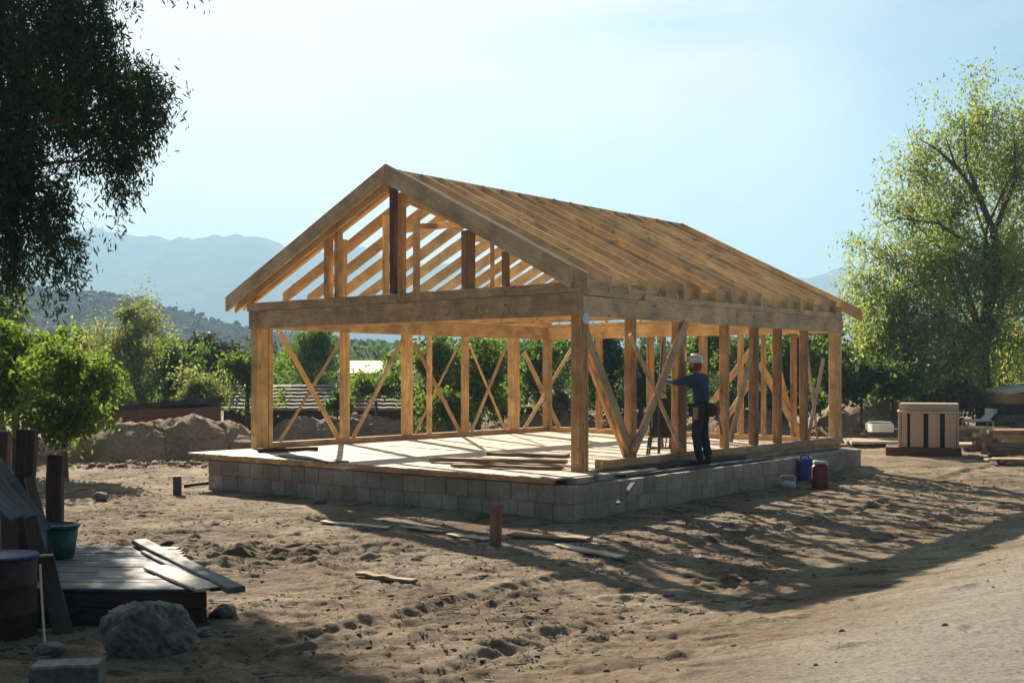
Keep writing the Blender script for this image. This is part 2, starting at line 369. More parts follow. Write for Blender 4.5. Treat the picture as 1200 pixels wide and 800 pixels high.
# ------------------------------------------------------------------ ground
P0 = Vector((.96, 16.68, 0)); U = Vector((-.7604, .6494, 0)); V = Vector((.6494, .7604, 0))
def B(u, v, z=0): return P0+U*u+V*v+Vector((0, 0, z))
LU, LV = 7.72, 8.95
def base_h(x, y):
    d = x*.77-(y-7.5)*.63
    h = .42*ss(-.3, 3.2, d)*(1-.6*ss(14, 26, y))
    h = h + .17*ss(3.5, 8.5, x)*ss(16, 24, y)
    h = h + .12*ss(8, 16, x)*ss(24, 36, y)
    return h
def ground_h(x, y):
    h = base_h(x, y)
    uu = (x-P0.x)*U.x+(y-P0.y)*U.y; vv = (x-P0.x)*V.x+(y-P0.y)*V.y
    foot = ss(-2.2, -.9, uu)*(1-ss(8, 9.5, uu))*ss(-3, -1.6, vv)*(1-ss(9, 11, vv))
    amp = 1-.75*foot
    bank = ss(.2, 1.6, x*.77-(y-7.5)*.63)
    lump = fbm(x*.45, y*.45, 3, 3)*.09
    c, s_ = math.cos(R(14)), math.sin(R(14)); xr = x*c+y*s_; yr = -x*s_+y*c
    rut = (1-np.abs(fbm(xr*.5, yr*2.1, 3, 21)*4).clip(0, 1))*.035
    clod = np.maximum(0, fbm(x*4.2, y*5.6, 4, 8, .65)-.06)*.11
    fine = fbm(x*8, y*13, 3, 13, .75)*.045
    dig = np.exp(-(((x+3.6)/2.4)**2+((y-13.0)/1.5)**2))
    dug = dig*(np.abs(fbm(x*1.3, y*1.7, 4, 31, .6))*.55-.02)
    rough = .55+.45*ss(-.1, .15, fbm(x*.3, y*.3, 2, 40))
    smooth_bank = 1-.72*bank
    trk = 0
    dl = x*.77-(y-7.5)*.63+fbm(x*.25, y*.25, 2, 55)*.9; al = x*.63+y*.77
    for dc_ in (-.75, -2.25):
        e_ = np.abs(dl-dc_); trk = trk-.045*np.exp(-(e_/.13)**4)*(.75+.25*np.sign(np.sin(al*34+np.sign(dl-dc_)*1.2)))+.022*np.exp(-((e_-.2)/.06)**2)
    trk = trk*ss(-.12, .12, fbm(x*.35, y*.35, 2, 71))
    ring = np.exp(-(np.maximum(0, np.maximum(np.maximum(-.66-uu, uu-7.4), np.maximum(-1.1-vv, vv-9.1))-.03)/.16)**2)*(.03+.05*vnoise(x*3, y*3, 91))
    return h+trk+ring+amp*(lump*smooth_bank-rut*smooth_bank+(clod+fine)*rough*smooth_bank+dug)-.02
def gz(x, y): return float(ground_h(np.array([float(x)]), np.array([float(y)]))[0])
def axis(segs):
    a = []
    for lo, hi, st in segs: a += list(np.arange(lo, hi, st))
    return np.array(a+[segs[-1][1]])
gx = axis([(-2600, -600, 200), (-600, -100, 50), (-100, -30, 7), (-30, -9, .5), (-9, 11, .037), (11, 20, .15), (20, 40, .7), (40, 100, 6), (100, 600, 50), (600, 2600, 200)])
gy = axis([(-60, -4, 4), (-4, 6.4, .3), (6.4, 20, .034), (20, 30, .07), (30, 46, .4), (46, 120, 4), (120, 600, 40), (600, 2700, 150)])
X, Y = np.meshgrid(gx, gy); Z = ground_h(X, Y)
for _ in range(130):       # boot prints and scuffs
    fx, fy, fa = rng.uniform(-6, 6), rng.uniform(7, 17), rng.uniform(0, 6.3)
    if ((fx-P0.x)*U.x+(fy-P0.y)*U.y > -.8) and ((fx-P0.x)*V.x+(fy-P0.y)*V.y > -1.8): continue
    i0, i1 = np.searchsorted(gx, (fx-.35, fx+.35)); j0, j1 = np.searchsorted(gy, (fy-.35, fy+.35)); xx, yy = X[j0:j1, i0:i1]-fx, Y[j0:j1, i0:i1]-fy
    a_, b__ = xx*math.cos(fa)+yy*math.sin(fa), -xx*math.sin(fa)+yy*math.cos(fa); q_ = (a_/.15)**2+(b__/.055)**2
    Z[j0:j1, i0:i1] += -.022*np.exp(-q_**2)+.011*np.exp(-((np.sqrt(q_)-1.35)/.3)**2)
far = ss(46, 90, np.hypot(X, Y)); Z = Z*(1-far)
nx, ny = len(gx), len(gy); ii = np.arange(nx*ny).reshape(ny, nx)
fc = np.stack([ii[:-1, :-1], ii[:-1, 1:], ii[1:, 1:], ii[1:, :-1]], -1).reshape(-1, 4)
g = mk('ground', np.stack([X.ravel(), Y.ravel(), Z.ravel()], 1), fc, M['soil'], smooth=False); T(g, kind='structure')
# clods and pebbles (nobody could count them)
def lumps(n, xs, ys, smin, smax, name, mat, pw=2.2):
    t = (1+5**.5)/2
    ic = np.array([(-1, t, 0), (1, t, 0), (-1, -t, 0), (1, -t, 0), (0, -1, t), (0, 1, t), (0, -1, -t), (0, 1, -t), (t, 0, -1), (t, 0, 1), (-t, 0, -1), (-t, 0, 1)])/1.9
    fi = np.array([(0, 11, 5), (0, 5, 1), (0, 1, 7), (0, 7, 10), (0, 10, 11), (1, 5, 9), (5, 11, 4), (11, 10, 2), (10, 7, 6), (7, 1, 8), (3, 9, 4), (3, 4, 2), (3, 2, 6), (3, 6, 8), (3, 8, 9), (4, 9, 5), (2, 4, 11), (6, 2, 10), (8, 6, 7), (9, 8, 1)])
    x = rng.uniform(*xs, n); y = rng.uniform(*ys, n)
    keep = fbm(x*.8, y*.8, 3, 77)+rng.uniform(-.2, .2, n) > -.02
    uu = (x-P0.x)*U.x+(y-P0.y)*U.y; vv = (x-P0.x)*V.x+(y-P0.y)*V.y
    keep &= (x*.77-(y-7.5)*.63 < -.2) | (rng.random(n) < .12) | (smax > .1)
    keep &= ~((uu > -.8) & (uu < 8) & (vv > -1.7) & (vv < 9.3)); x = x[keep]; y = y[keep]; n = len(x)
    s = smin+(smax-smin)*rng.random(n)**(pw*2)
    z = ground_h(x, y)
    jit = ic[None]*(1+rng.uniform(-.3, .3, (n, 12, 1)))*np.stack([rng.uniform(.8, 1.5, n), rng.uniform(.7, 1.2, n), rng.uniform(.45, .8, n)], 1)[:, None]
    a = rng.uniform(0, 6.3, n); ca, sa = np.cos(a)[:, None], np.sin(a)[:, None]
    q = np.stack([jit[:, :, 0]*ca-jit[:, :, 1]*sa, jit[:, :, 0]*sa+jit[:, :, 1]*ca, jit[:, :, 2]], -1)*s[:, None, None]
    q += np.stack([x, y, z+s*.15], 1)[:, None]
    f = (fi[None]+(np.arange(n)*12)[:, None, None]).reshape(-1, 3)
    o = mk(name, q.reshape(-1, 3), f, mat); T(o, kind='stuff'); return o
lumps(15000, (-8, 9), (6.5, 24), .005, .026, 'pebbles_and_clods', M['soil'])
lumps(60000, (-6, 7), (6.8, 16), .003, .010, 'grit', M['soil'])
def sticks(n, name, mat):
    x = rng.uniform(-7, 8, n); y = rng.uniform(7, 22, n); keep = (fbm(x*.7, y*.7, 3, 78)+rng.uniform(-.15, .15, n) > .0)
    uu = (x-P0.x)*U.x+(y-P0.y)*U.y; vv = (x-P0.x)*V.x+(y-P0.y)*V.y; keep &= ~((uu > -.75) & (uu < 8) & (vv > -1.6) & (vv < 9.3)); keep &= (x*.77-(y-7.5)*.63 < 0)
    x, y = x[keep], y[keep]; n = len(x); a = rng.uniform(-.7, .7, n)+np.where(rng.random(n) < .3, 1.5, 0); ln = .03+.14*rng.random(n)**3; w_ = .003+.006*rng.random(n)
    z = ground_h(x, y)+.006; dx, dy = np.cos(a), np.sin(a); vs = []
    for (t, s_, q) in ((-1, -1, 0), (-1, 1, 0), (1, 1, 0), (1, -1, 0), (-1, 0, 1), (1, 0, 1)):
        vs.append(np.stack([x+dx*ln/2*t-dy*w_*s_, y+dy*ln/2*t+dx*w_*s_, z+q*w_*1.4], 1))
    v = np.stack(vs, 1).reshape(-1, 3); f = np.array([(0, 1, 4, 4), (3, 5, 2, 2), (0, 4, 5, 3), (1, 2, 5, 4)]); me_f = []
    fq = np.array([(0, 4, 5, 3), (1, 2, 5, 4), (0, 3, 2, 1)]); fc_ = (fq[None]+(np.arange(n)*6)[:, None, None]).reshape(-1, 4)
    T(mk(name, v, fc_, mat), kind='stuff')
sticks(5200, 'twigs_and_splinters', M['oldbrown'])
sticks(1800, 'straw_and_shavings', M['deck'])
# ------------------------------------------------------------------ hills and mountains
RH = {}
def range_mesh(name, prof, dc, d0, d1, xr, nxx, nyy, mat, rough, seed, fr):
    px = np.array([p[0] for p in prof], float); py = np.array([p[1] for p in prof], float)
    xs = np.linspace(*xr, nxx); ys = np.linspace(d0, d1, nyy); X, Y = np.meshgrid(xs, ys)
    crest = EYE+(HOR-np.interp(600+F*X/dc, px, py))/F*dc
    crest = crest*(1+fbm(X*fr*7, X*0+seed, 5, seed+2, .62)*.13)
    fy = np.where(Y < dc, ss(d0, dc, Y)**.85, 1-.6*ss(dc, d1, Y))
    spur = 1-np.abs(fbm(X*fr, Y*fr*.45, 5, seed)*3.2).clip(0, 1)
    H = crest*fy*(1-rough*(1-fy**2)*(1-spur))+fbm(X*fr*4, Y*fr*4, 5, seed+5, .6)*rough*crest*.10-1.0
    RH[name] = (X, Y, H)
    ii = np.arange(nxx*nyy).reshape(nyy, nxx)
    fc = np.stack([ii[:-1, :-1], ii[:-1, 1:], ii[1:, 1:], ii[1:, :-1]], -1).reshape(-1, 4)
    o = mk(name, np.stack([X.ravel(), Y.ravel(), H.ravel()], 1), fc, mat, smooth=True); T(o, kind='structure'); return o
range_mesh('mountains', [(-900, 300), (-300, 290), (-60, 285), (40, 296), (75, 280), (110, 272), (140, 268), (165, 274), (190, 285), (215, 281), (245, 275), (265, 273), (300, 281), (335, 284), (380, 297), (425, 292), (470, 303), (600, 318), (800, 330), (930, 326), (960, 322), (982, 317), (1010, 321), (1060, 312), (1200, 306), (1700, 320)],
           2100, 1300, 2600, (-2500, 2500), 420, 110, M['far'], .7, 5, .0035)
range_mesh('near_hills', [(-900, 325), (-200, 330), (-20, 330), (35, 333), (60, 338), (95, 345), (125, 341), (145, 343), (170, 352), (200, 361), (245, 372), (300, 384), (400, 392), (480, 402), (600, 412), (800, 420), (1000, 416), (1300, 410), (1900, 405)],
           430, 190, 600, (-620, 620), 420, 160, M['hill'], .6, 9, .017)
X, Y, H = RH['near_hills']; pick = (Y < 470) & (Y > 215); X, Y, H = X[pick], Y[pick], H[pick]
nsc = 26000; k = rng.integers(0, len(X), nsc); jx, jy = rng.normal(size=nsc)*1.6, rng.normal(size=nsc)*1.2
m0 = fbm(X[k]*.03, Y[k]*.03, 3, 66)+rng.uniform(-.25, .25, nsc) > -.04; k, jx, jy = k[m0], jx[m0], jy[m0]; nsc = len(k)
t_ = (1+5**.5)/2; ic_ = np.array([(-1, t_, 0), (1, t_, 0), (-1, -t_, 0), (1, -t_, 0), (0, -1, t_), (0, 1, t_), (0, -1, -t_), (0, 1, -t_), (t_, 0, -1), (t_, 0, 1), (-t_, 0, -1), (-t_, 0, 1)])/1.9
fi_ = np.array([(0, 11, 5), (0, 5, 1), (0, 1, 7), (0, 7, 10), (0, 10, 11), (1, 5, 9), (5, 11, 4), (11, 10, 2), (10, 7, 6), (7, 1, 8), (3, 9, 4), (3, 4, 2), (3, 2, 6), (3, 6, 8), (3, 8, 9), (4, 9, 5), (2, 4, 11), (6, 2, 10), (8, 6, 7), (9, 8, 1)])
q_ = ic_[None]*(1+rng.uniform(-.3, .3, (nsc, 12, 1)))*(rng.uniform(.35, 1.15, nsc)**1.2)[:, None, None]+np.stack([X[k]+jx, Y[k]+jy, H[k]+.25], 1)[:, None]
o = mk('hillside_scrub', q_.reshape(-1, 3), (fi_[None]+(np.arange(nsc)*12)[:, None, None]).reshape(-1, 3), M['scrub']); T(o, kind='stuff')
# haze
hz = MB().box((-2700, -70, -2.2), (2700, 2750, 288)).obj('haze', M['white']); T(hz, kind='stuff')
m = bpy.data.materials.new('haze air'); m.use_nodes = True; m.node_tree.nodes.clear()
vo = m.node_tree.nodes.new('ShaderNodeVolumePrincipled'); ou = m.node_tree.nodes.new('ShaderNodeOutputMaterial')
vo.inputs['Color'].default_value = (.42, .66, .86, 1); vo.inputs['Density'].default_value = .00068; vo.inputs['Anisotropy'].default_value = .05
m.node_tree.links.new(vo.outputs[0], ou.inputs['Volume']); hz.data.materials.clear(); hz.data.materials.append(m)
# ------------------------------------------------------------------ the house frame
ZF, ZB, ZH = .62, .51, 2.92            # floor top, block top, underside of header
house = empty('timber_frame_house', B(3.8, 4, 0), 'unfinished timber frame house with open rafters standing on a concrete block base', 'house frame')
def hp(name, mb, mat, **k): return mb.obj(name, mat, house, **k)
# foundation blocks
poly = [B(-.66, -.95), B(7.25, -1.42), B(7.7, 9.1), B(-.45, 9.12)]
mb = MB(); cen = sum(poly, Vector())/4
ins = [p+(cen-p).normalized()*.02 for p in poly]
core = MB().prism([(p.x, p.y) for p in ins][::-1], -.25, ZB-.012); core.obj('footing_core', M['block'], house)
for e in range(4):
    a, b_ = poly[e], poly[(e+1) % 4]; d = (b_-a); ln = d.length; d.normalize(); nrm = Vector((d.y, -d.x, 0))
    if nrm.dot(a-cen) < 0: nrm = -nrm
    for c in range(3):
        z0 = -.255+.255*c; t = 0.0
        while t < ln-.02:
            w_ = random.choice([.31, .31, .31, .46, .34, .42]); t1 = min(ln, t+w_)
            if ln-t1 < .15: t1 = ln
            o_ = random.uniform(0, .006)
            a0 = a+d*(t+.005); a1 = a+d*(t1-.005)
            q = MB(); pts = [a0+nrm*o_, a1+nrm*o_, a1-nrm*.17, a0-nrm*.17]
            mb.prism([(p.x, p.y) for p in pts], z0+.004, z0+.25-.001*random.randint(0, 4)); t = t1
ow = hp('block_wall', mb, M['block'], bevel=.006)
# floor boards
def vfront(u): return -1.10-.045*(u+.45)
fb = MB(); u = -.45
while u < 7.85:
    w_ = random.uniform(.21, .25); u1 = min(u+w_, 7.87); um = (u+u1)/2
    v1 = -.12 if um < -.08 else 9.08; v0 = vfront(um)+random.uniform(-.03, .04)
    cuts = [v0]
    while cuts[-1] < v1-3: cuts.append(cuts[-1]+random.uniform(2, 3.4))
    cuts.append(v1)
    for k in range(len(cuts)-1):
        if cuts[k+1]-cuts[k] < .1: continue
        z_ = ZF-.014+random.uniform(-.003, .003)
        fb.beam(B(um, cuts[k]+.003, z_), B(um, cuts[k+1]-.003, z_), u1-u-.006, .026, side=U, ch=.002)
    u = u1
hp('floor_boards', fb, M['deck'])
rim = MB()
def pf(u, off=0): return B(u, -.95-.0594*(u+.66)+off, 0)
z_ = Vector((0, 0, (ZB+ZF-.028)/2))
rim.beam(pf(-.3, .06)+z_, pf(7.2, .06)+z_, .05, ZF-.028-ZB-.004, side=V)
hp('rim_board', rim, M['frame'])
rim = MB(); rim.beam(B(-.03, -.6)+z_, B(-.03, 9.05)+z_, .05, ZF-.028-ZB-.004, side=U); hp('rim_board', rim, M['header'])
rim = MB(); rim.beam(B(7.68, -1.3)+z_, B(7.68, 9.0)+z_, .05, ZF-.028-ZB-.004, side=U); hp('rim_board', rim, M['frame'])
rim = MB(); rim.beam(B(0, 9.02)+z_, B(7.6, 9.02)+z_, .05, ZF-.028-ZB-.004, side=V); hp('rim_board', rim, M['frame'])
def vR(px, u=0.0):
    k = (px-600)/F; o = B(u, 0); return (k*o.y-o.x)/(V.x-k*V.y)
def vL(px, u=LU): return vR(px, u)
def uB(px, v=LV):
    k = (px-600)/F; o = B(0, v); return (k*o.y-o.x)/(U.x-k*U.y)
def ray_plane(px, py, P, n):
    d = Vector(((px-600)/F, 1, -(py-HOR)/F)); o = Vector((0, 0, EYE)); t = (P-o).dot(n)/d.dot(n); return o+d*t
# sills
def sill(a, b_, w_=.15, h=.13, mat='header'):
    s = MB(); s.beam(a+Vector((0, 0, ZF+h/2)), b_+Vector((0, 0, ZF+h/2)), w_, h, seg=6, wob=.002); return hp('sill_plate', s, M[mat])
sill(B(0, vR(702)), B(0, LV+.12), .16, .13, 'header'); sill(B(LU, .12), B(LU, LV+.1), .15, .11, 'frame'); sill(B(.1, LV), B(LU-.1, LV), .14, .11, 'frame')
# headers
def bm(name, a, b_, w_, z0, z1, mat, side=None, seg=1, **k):
    s = MB(); zz = Vector((0, 0, (z0+z1)/2)); s.beam(Vector(a)+zz, Vector(b_)+zz, w_, z1-z0, side=side, seg=seg, wob=.004 if seg > 1 else 0, **k); return hp(name, s, M[mat])
bm('header_beam', B(-.10, -.04), B(LU+.10, -.04), .16, ZH, ZH+.335, 'header', V, seg=8)
bm('header_beam', B(-.085, -.035), B(LU+.17, -.035), .15, ZH+.341, ZH+.50, 'header', V, seg=8)
bm('header_beam', B(0, .05), B(0, 4.6), .15, ZH, ZH+.30, 'grey', U, seg=5)
bm('header_beam', B(.002, 4.604), B(.002, LV+.13), .15, ZH, ZH+.298, 'grey', U, seg=5)
tp = MB(); tp.beam(B(-.005, .06, ZH+.40), B(-.005, 1.65, ZH+.385), .14, .17, side=U, cut1=-1.6); hp('header_beam', tp, M['grey'])
bm('header_beam', B(LU, .06), B(LU, LV+.1), .15, ZH, ZH+.30, 'frame', U, seg=5)
bm('top_plate', B(.0, 1.7), B(.0, LV+.12), .14, ZH+.303, ZH+.40, 'grey', U, seg=5)
bm('top_plate', B(LU, .07), B(LU, LV+.1), .14, ZH+.303, ZH+.44, 'frame', U, seg=5)
bm('header_beam', B(.08, LV), B(LU-.08, LV), .14, ZH, ZH+.30, 'frame', V, seg=5)
bm('top_plate', B(.08, LV), B(LU-.08, LV), .15, ZH+.303, ZH+.38, 'frame', V, seg=5)
# posts
def studs(name, p, dirv, widths, depth, z0, z1, mat='post', side=None):
    """a built-up post: studs side by side along dirv, centred on p; each stud differs a little"""
    tot = sum(widths)+.004*(len(widths)-1); t = -tot/2; s = MB(); dirv = Vector(dirv)
    for w_ in widths:
        c = p+dirv*(t+w_/2); dd = depth*random.uniform(.9, 1.0)
        s.beam(c+Vector((0, 0, z0)), c+Vector((random.uniform(-.006, .006), 0, z1)), w_, dd, side=dirv, seg=3, wob=.002)
        t += w_+.004
    return hp(name, s, M[mat])
SF = ZF+.004
studs('corner_post', B(.0, .07), V, [.07, .10, .05], .17, SF-.03, ZH-.002)
studs('corner_post', B(LU-.02, .10), V, [.12, .15, .10], .2, SF, ZH-.002, 'frame')
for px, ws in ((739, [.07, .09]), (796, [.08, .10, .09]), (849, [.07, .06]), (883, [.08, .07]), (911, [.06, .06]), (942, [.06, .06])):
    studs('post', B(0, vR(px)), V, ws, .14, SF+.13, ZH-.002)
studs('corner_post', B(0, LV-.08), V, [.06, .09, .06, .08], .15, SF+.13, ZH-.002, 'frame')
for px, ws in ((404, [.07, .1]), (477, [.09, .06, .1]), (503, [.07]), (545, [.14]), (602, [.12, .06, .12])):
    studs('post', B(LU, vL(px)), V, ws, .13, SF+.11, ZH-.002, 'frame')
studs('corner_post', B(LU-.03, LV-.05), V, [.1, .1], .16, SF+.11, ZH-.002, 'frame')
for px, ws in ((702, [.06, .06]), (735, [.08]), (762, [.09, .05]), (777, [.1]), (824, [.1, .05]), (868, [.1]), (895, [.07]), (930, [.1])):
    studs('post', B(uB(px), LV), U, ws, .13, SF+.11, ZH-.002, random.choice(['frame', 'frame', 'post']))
# metal plate at the corner
s = MB(); s.lathe([(.0, -.006), (.085, -.006), (.085, .006), (.0, .006)], (0, 0, 0), 14, Matrix.Rotation(R(90), 4, 'X') @ Matrix.Identity(4))
rot = Matrix.Rotation(math.atan2(V.y, V.x), 4, 'Z'); s.v = [(rot @ p)*1.0+B(-.092, .1, ZH-.035) for p in s.v]; hp('corner_plate', s, M['galv'])
# braces (in the plane of a wall, ends taken in that plane)
def brace(a, b_, P, n, w_=.09, t=.04, mat='frame', off=0, seg=6):
    p = ray_plane(*a, P+n*off, n); q = ray_plane(*b_, P+n*off, n); s = MB()
    s.beam(p, q, t, w_, side=n, seg=seg, wob=.004); return hp('brace', s, M[mat])
PR_ = B(0, 0, 1); nR = -U; PL_ = B(LU, 0, 1); nL = -U; PB_ = B(0, LV, 1); nB = -V
brace((684, 383), (742, 536), PR_, nR, .16, .05, 'pale', .03)
brace((682, 400), (733, 534), PR_, nR, .09, .05, 'frame', -.05)
brace((804, 378), (742, 530), PR_, nR, .15, .045, 'pale', .10)
brace((738, 392), (801, 533), PR_, nR, .07, .04, 'pale', .15)
brace((886, 387), (856, 517), PR_, nR, .12, .04, 'pale', .02)
brace((944, 392), (958, 515), PR_, nR, .05, .04, 'pale', -.02)
brace((965, 420), (947, 514), PR_, nR, .10, .04, 'pale', .02)
brace((328, 389), (398, 516), PL_, nL, .10, .045, 'frame', .02)
brace((401, 396), (326, 520), PL_, nL, .06, .04, 'pale', -.04)
brace((472, 398), (412, 516), PL_, nL, .09, .04, 'pale', .02)
brace((485, 400), (541, 510), PL_, nL, .09, .04, 'frame', .02)
brace((537, 404), (487, 507), PL_, nL, .05, .035, 'pale', -.05)
brace((594, 403), (551, 509), PL_, nL, .08, .04, 'pale', .02)
brace((550, 403), (593, 506), PL_, nL, .05, .04, 'frame', -.05)
brace((612, 506), (672, 405), PL_, nL, .10, .04, 'frame', .02)
brace((614, 412), (655, 500), PB_, nB, .12, .04, 'frame', .03)
brace((688, 420), (722, 512), PB_, nB, .1, .04, 'frame', .03)
brace((885, 402), (836, 470), PB_, nB, .13, .04, 'frame', .03)
brace((890, 425), (938, 510), PB_, nB, .14, .05, 'frame', .03)
brace((905, 402), (929, 500), PB_, nB, .12, .04, 'frame', -.03)
brace((838, 510), (884, 440), PB_, nB, .12, .04, 'pale', -.03)
# roof
ZA, SL_R, SL_L, UA = 5.58, .497, .452, 3.97
def roof_z(u): return ZA-(UA-u)*SL_R if u < UA else ZA-(u-UA)*SL_L
def rafter(v, u_end, h=.225, w_=.052, mat='rafter', name='rafter', dz=0, jit=0.0):
    right = u_end < UA; slp = SL_R if right else SL_L
    hv = h*math.sqrt(1+slp*slp)
    u0 = UA-(.004 if name == 'rake_board' else .027)*(1 if right else -1)
    a = B(u0, v, roof_z(u0)-hv/2+dz); b_ = B(u_end, v+jit, roof_z(u_end)-hv/2+dz)
    s = MB(); ax = (b_-a).normalized(); sg = 1 if V.cross(ax).z > 0 else -1
    s.beam(a, b_, w_, h, side=V, seg=6, wob=.003, cut0=-slp*sg, cut1=-slp*sg)
    return hp(name, s, M[mat])
ridge = MB(); ridge.beam(B(UA, .05, ZA-.14), B(UA, LV+.35, ZA-.14), .05, .24, side=U, seg=6, wob=.003); hp('ridge_board', ridge, M['rafter'])
nraf = 18
for k in range(nraf):
    v = .16+(LV+.30-.16)*k/(nraf-1)+random.uniform(-.02, .02)
    mt = random.choice(['rafter', 'rafter', 'frame', 'grey'])
    rafter(v, -.10 if k < nraf-1 else -.42, mat=mt, jit=random.uniform(-.03, .03), dz=random.uniform(-.012, .012))
for k in range(15):
    v = .30+(LV-.0)*k/14
    rafter(v, LU+.42, h=.215, mat=random.choice(['rafter', 'frame']), jit=random.uniform(-.03, .03), dz=random.uniform(-.012, .012))
# front rakes, a double board each side
rafter(-.13, .0, h=.30, w_=.06, mat='grey', name='rake_board', dz=.05)
rafter(-.13, LU+.80, h=.27, w_=.06, mat='grey', name='rake_board', dz=.05)
rafter(-.045, .25, h=.26, w_=.05, mat='header', name='rake_board')
rafter(-.045, LU+.62, h=.30, w_=.05, mat='frame', name='rake_board', dz=-.02)
rafter(.06, LU+.5, h=.24, w_=.05, mat='frame', name='rake_board', dz=-.10)
# blocking between rafters on the wall tops
blk = MB()
for k in range(nraf-1):
    v = .16+(LV+.14)*(k+.5)/(nraf-1); blk.beam(B(.03, v-.23, ZH+.475), B(.03, v+.23, ZH+.475), .04, .14, side=U)
hp('blocking', blk, M['rafter'])
for vv_, uu_ in ((1.3, 2.2), (3.1, 1.8), (5.2, 2.4), (6.9, 1.9)):
    z_ = roof_z(uu_)-.11; s = MB(); s.beam(B(uu_, vv_, z_), B(uu_, vv_+.52, z_), .04, .2, side=U); hp('blocking', s, M['rafter'])
# gable posts above the front header
zt = ZH+.502
def uF(px, v=-.02):
    k = (px-600)/F; o = B(0, v); return (k*o.y-o.x)/(U.x-k*U.y)
def gp(px, ws, mat, name='gable_post', v=-.0, dep=.12, ztop=None):
    u = uF(px, v); z1 = (roof_z(u)-.33) if ztop is None else ztop
    return studs(name, B(u, v), U, ws, dep, zt, z1, mat)
gp(462, [.10], 'dark', 'king_post', 0, .14); gp(471, [.09], 'post', 'king_post', 0, .13)
gp(385, [.14], 'post'); gp(397, [.11], 'frame', v=.05); gp(549, [.09, .12], 'post'); gp(593, [.08], 'post')
gp(403, [.07], 'frame', v=.35); gp(488, [.08], 'pale', v=1.2); gp(452, [.07], 'frame', v=.6)
s = MB(); s.beam(B(uF(476), -.02, 5.0), B(uF(489), .9, 4.72), .05, .12); hp('strut', s, M['frame'])
s = MB(); s.beam(B(uF(486, .9), .9, 4.70), B(uF(512, .9), .9, 4.66), .04, .10); hp('strut', s, M['frame'])
# ceiling ties and collar ties
for k in range(1, 8):
    v = LV*k/8+.1
    if k in (2, 4, 6):
        s = MB(); s.beam(B(.02, v, ZH+.37), B(LU-.02, v, ZH+.37), .045, .12, side=V, seg=4, wob=.003); hp('ceiling_joist', s, M['frame'])
for v in (1.8, 3.8, 5.9, 7.9):
    s = MB(); zc = ZA-.75; du = .75/SL_R; dl = .75/SL_L; s.beam(B(UA-du+.1, v+.05, zc), B(UA+dl-.1, v+.05, zc), .04, .12, side=V); hp('collar_tie', s, M['rafter'])
for v in (LV,):
    for px in (5.9, 4.9, 3.97, 2.9, 1.9):
        s = MB(); s.beam(B(px, v, ZH+.385), B(px, v, roof_z(px)-.28), .09, .05, side=V); hp('gable_stud', s, M['frame'])
for v in (2.6, 5.6):
    s = MB(); s.beam(B(UA, v, ZH+.43), B(UA, v, ZA-.27), .08, .08); hp('ridge_prop', s, M['frame'])
    s = MB(); s.beam(B(.06, v, ZH+.37), B(LU-.06, v, ZH+.37), .06, .14, side=V); hp('ceiling_joist', s, M['frame'])
# ------------------------------------------------------------------ loose boards on the deck and ledge
def board(label, a, b_, w_, t, mat, name='loose_board', cat='board', group=None, side=None, seg=5, wob=.004):
    c = (Vector(a)+Vector(b_))/2; s = MB(); s.beam(a, b_, w_, t, side=side, seg=seg, wob=wob)
    o = s.obj(name, M[mat], None, c); return T(o, label, cat, group)
ld = 'loose boards on the house floor'
def onfloor(px, py, z): return G(px, py, z)
board('long dark brown board lying on the floor, its end against the front corner post', onfloor(505, 538, ZF+.05), onfloor(664, 541, ZF+.05), .22, .06, 'loose', group=ld)
board('brown board on the floor nearest the front corner post, in front of the longer boards', onfloor(530, 545, ZF+.03), onfloor(660, 548, ZF+.03), .16, .04, 'loose', group=ld)
board('brown board on the floor behind the longest dark board', onfloor(575, 531, ZF+.03), onfloor(664, 534, ZF+.03), .3, .05, 'loose', group=ld)
board('thin pale plank overhanging the front edge of the deck in its middle', onfloor(395, 547, ZF+.02), onfloor(414, 549, ZF+.02), .28, .02, 'pale', group=ld)
board('long narrow dark board lying beside the left corner post', onfloor(302, 527.5, ZF+.04), onfloor(372, 525.5, ZF+.04), .1, .07, 'oldbrown', group=ld)
board('flat grey board lying across the left part of the deck', onfloor(330, 533, ZF+.015), onfloor(400, 541, ZF+.015), .3, .02, 'old', group=ld)
board('long grey plank on the right ledge below the worker', B(-.34, .6, ZB+.022), B(-.30, 5.3, ZB+.022), .26, .035, 'old', 'ledge_plank', group='planks on the block ledge')
board('dark plank lying along the sill behind the worker', B(-.19, 1.3, ZB+.075), B(-.2, 4.6, ZB+.07), .14, .06, 'oldbrown', 'ledge_plank', group='planks on the block ledge')
board('pale short plank on the ledge close to the front corner', B(-.36, -.15, ZB+.058), B(-.28, 1.6, ZB+.058), .17, .03, 'deck', 'ledge_plank', group='planks on the block ledge')
board('small slat leaning on the right block wall', W(724, 590, 15.35), W(742, 566, 15.95), .07, .03, 'old', 'offcut', 'slat')
# loose blocks by the corner
for (u, v, dx, lab) in ((-.48, -.55, .4, 'grey concrete block lying on the corner of the block wall'), (-.42, .02, .36, 'pale concrete block on the ledge right of the front corner post')):
    s = MB(); a = B(u, v, ZB+.05); s.beam(a-V*dx/2, a+V*dx/2, .19, .09, side=U, ch=.008); o = s.obj('concrete_block', M['block'], None, a); T(o, lab, 'block')
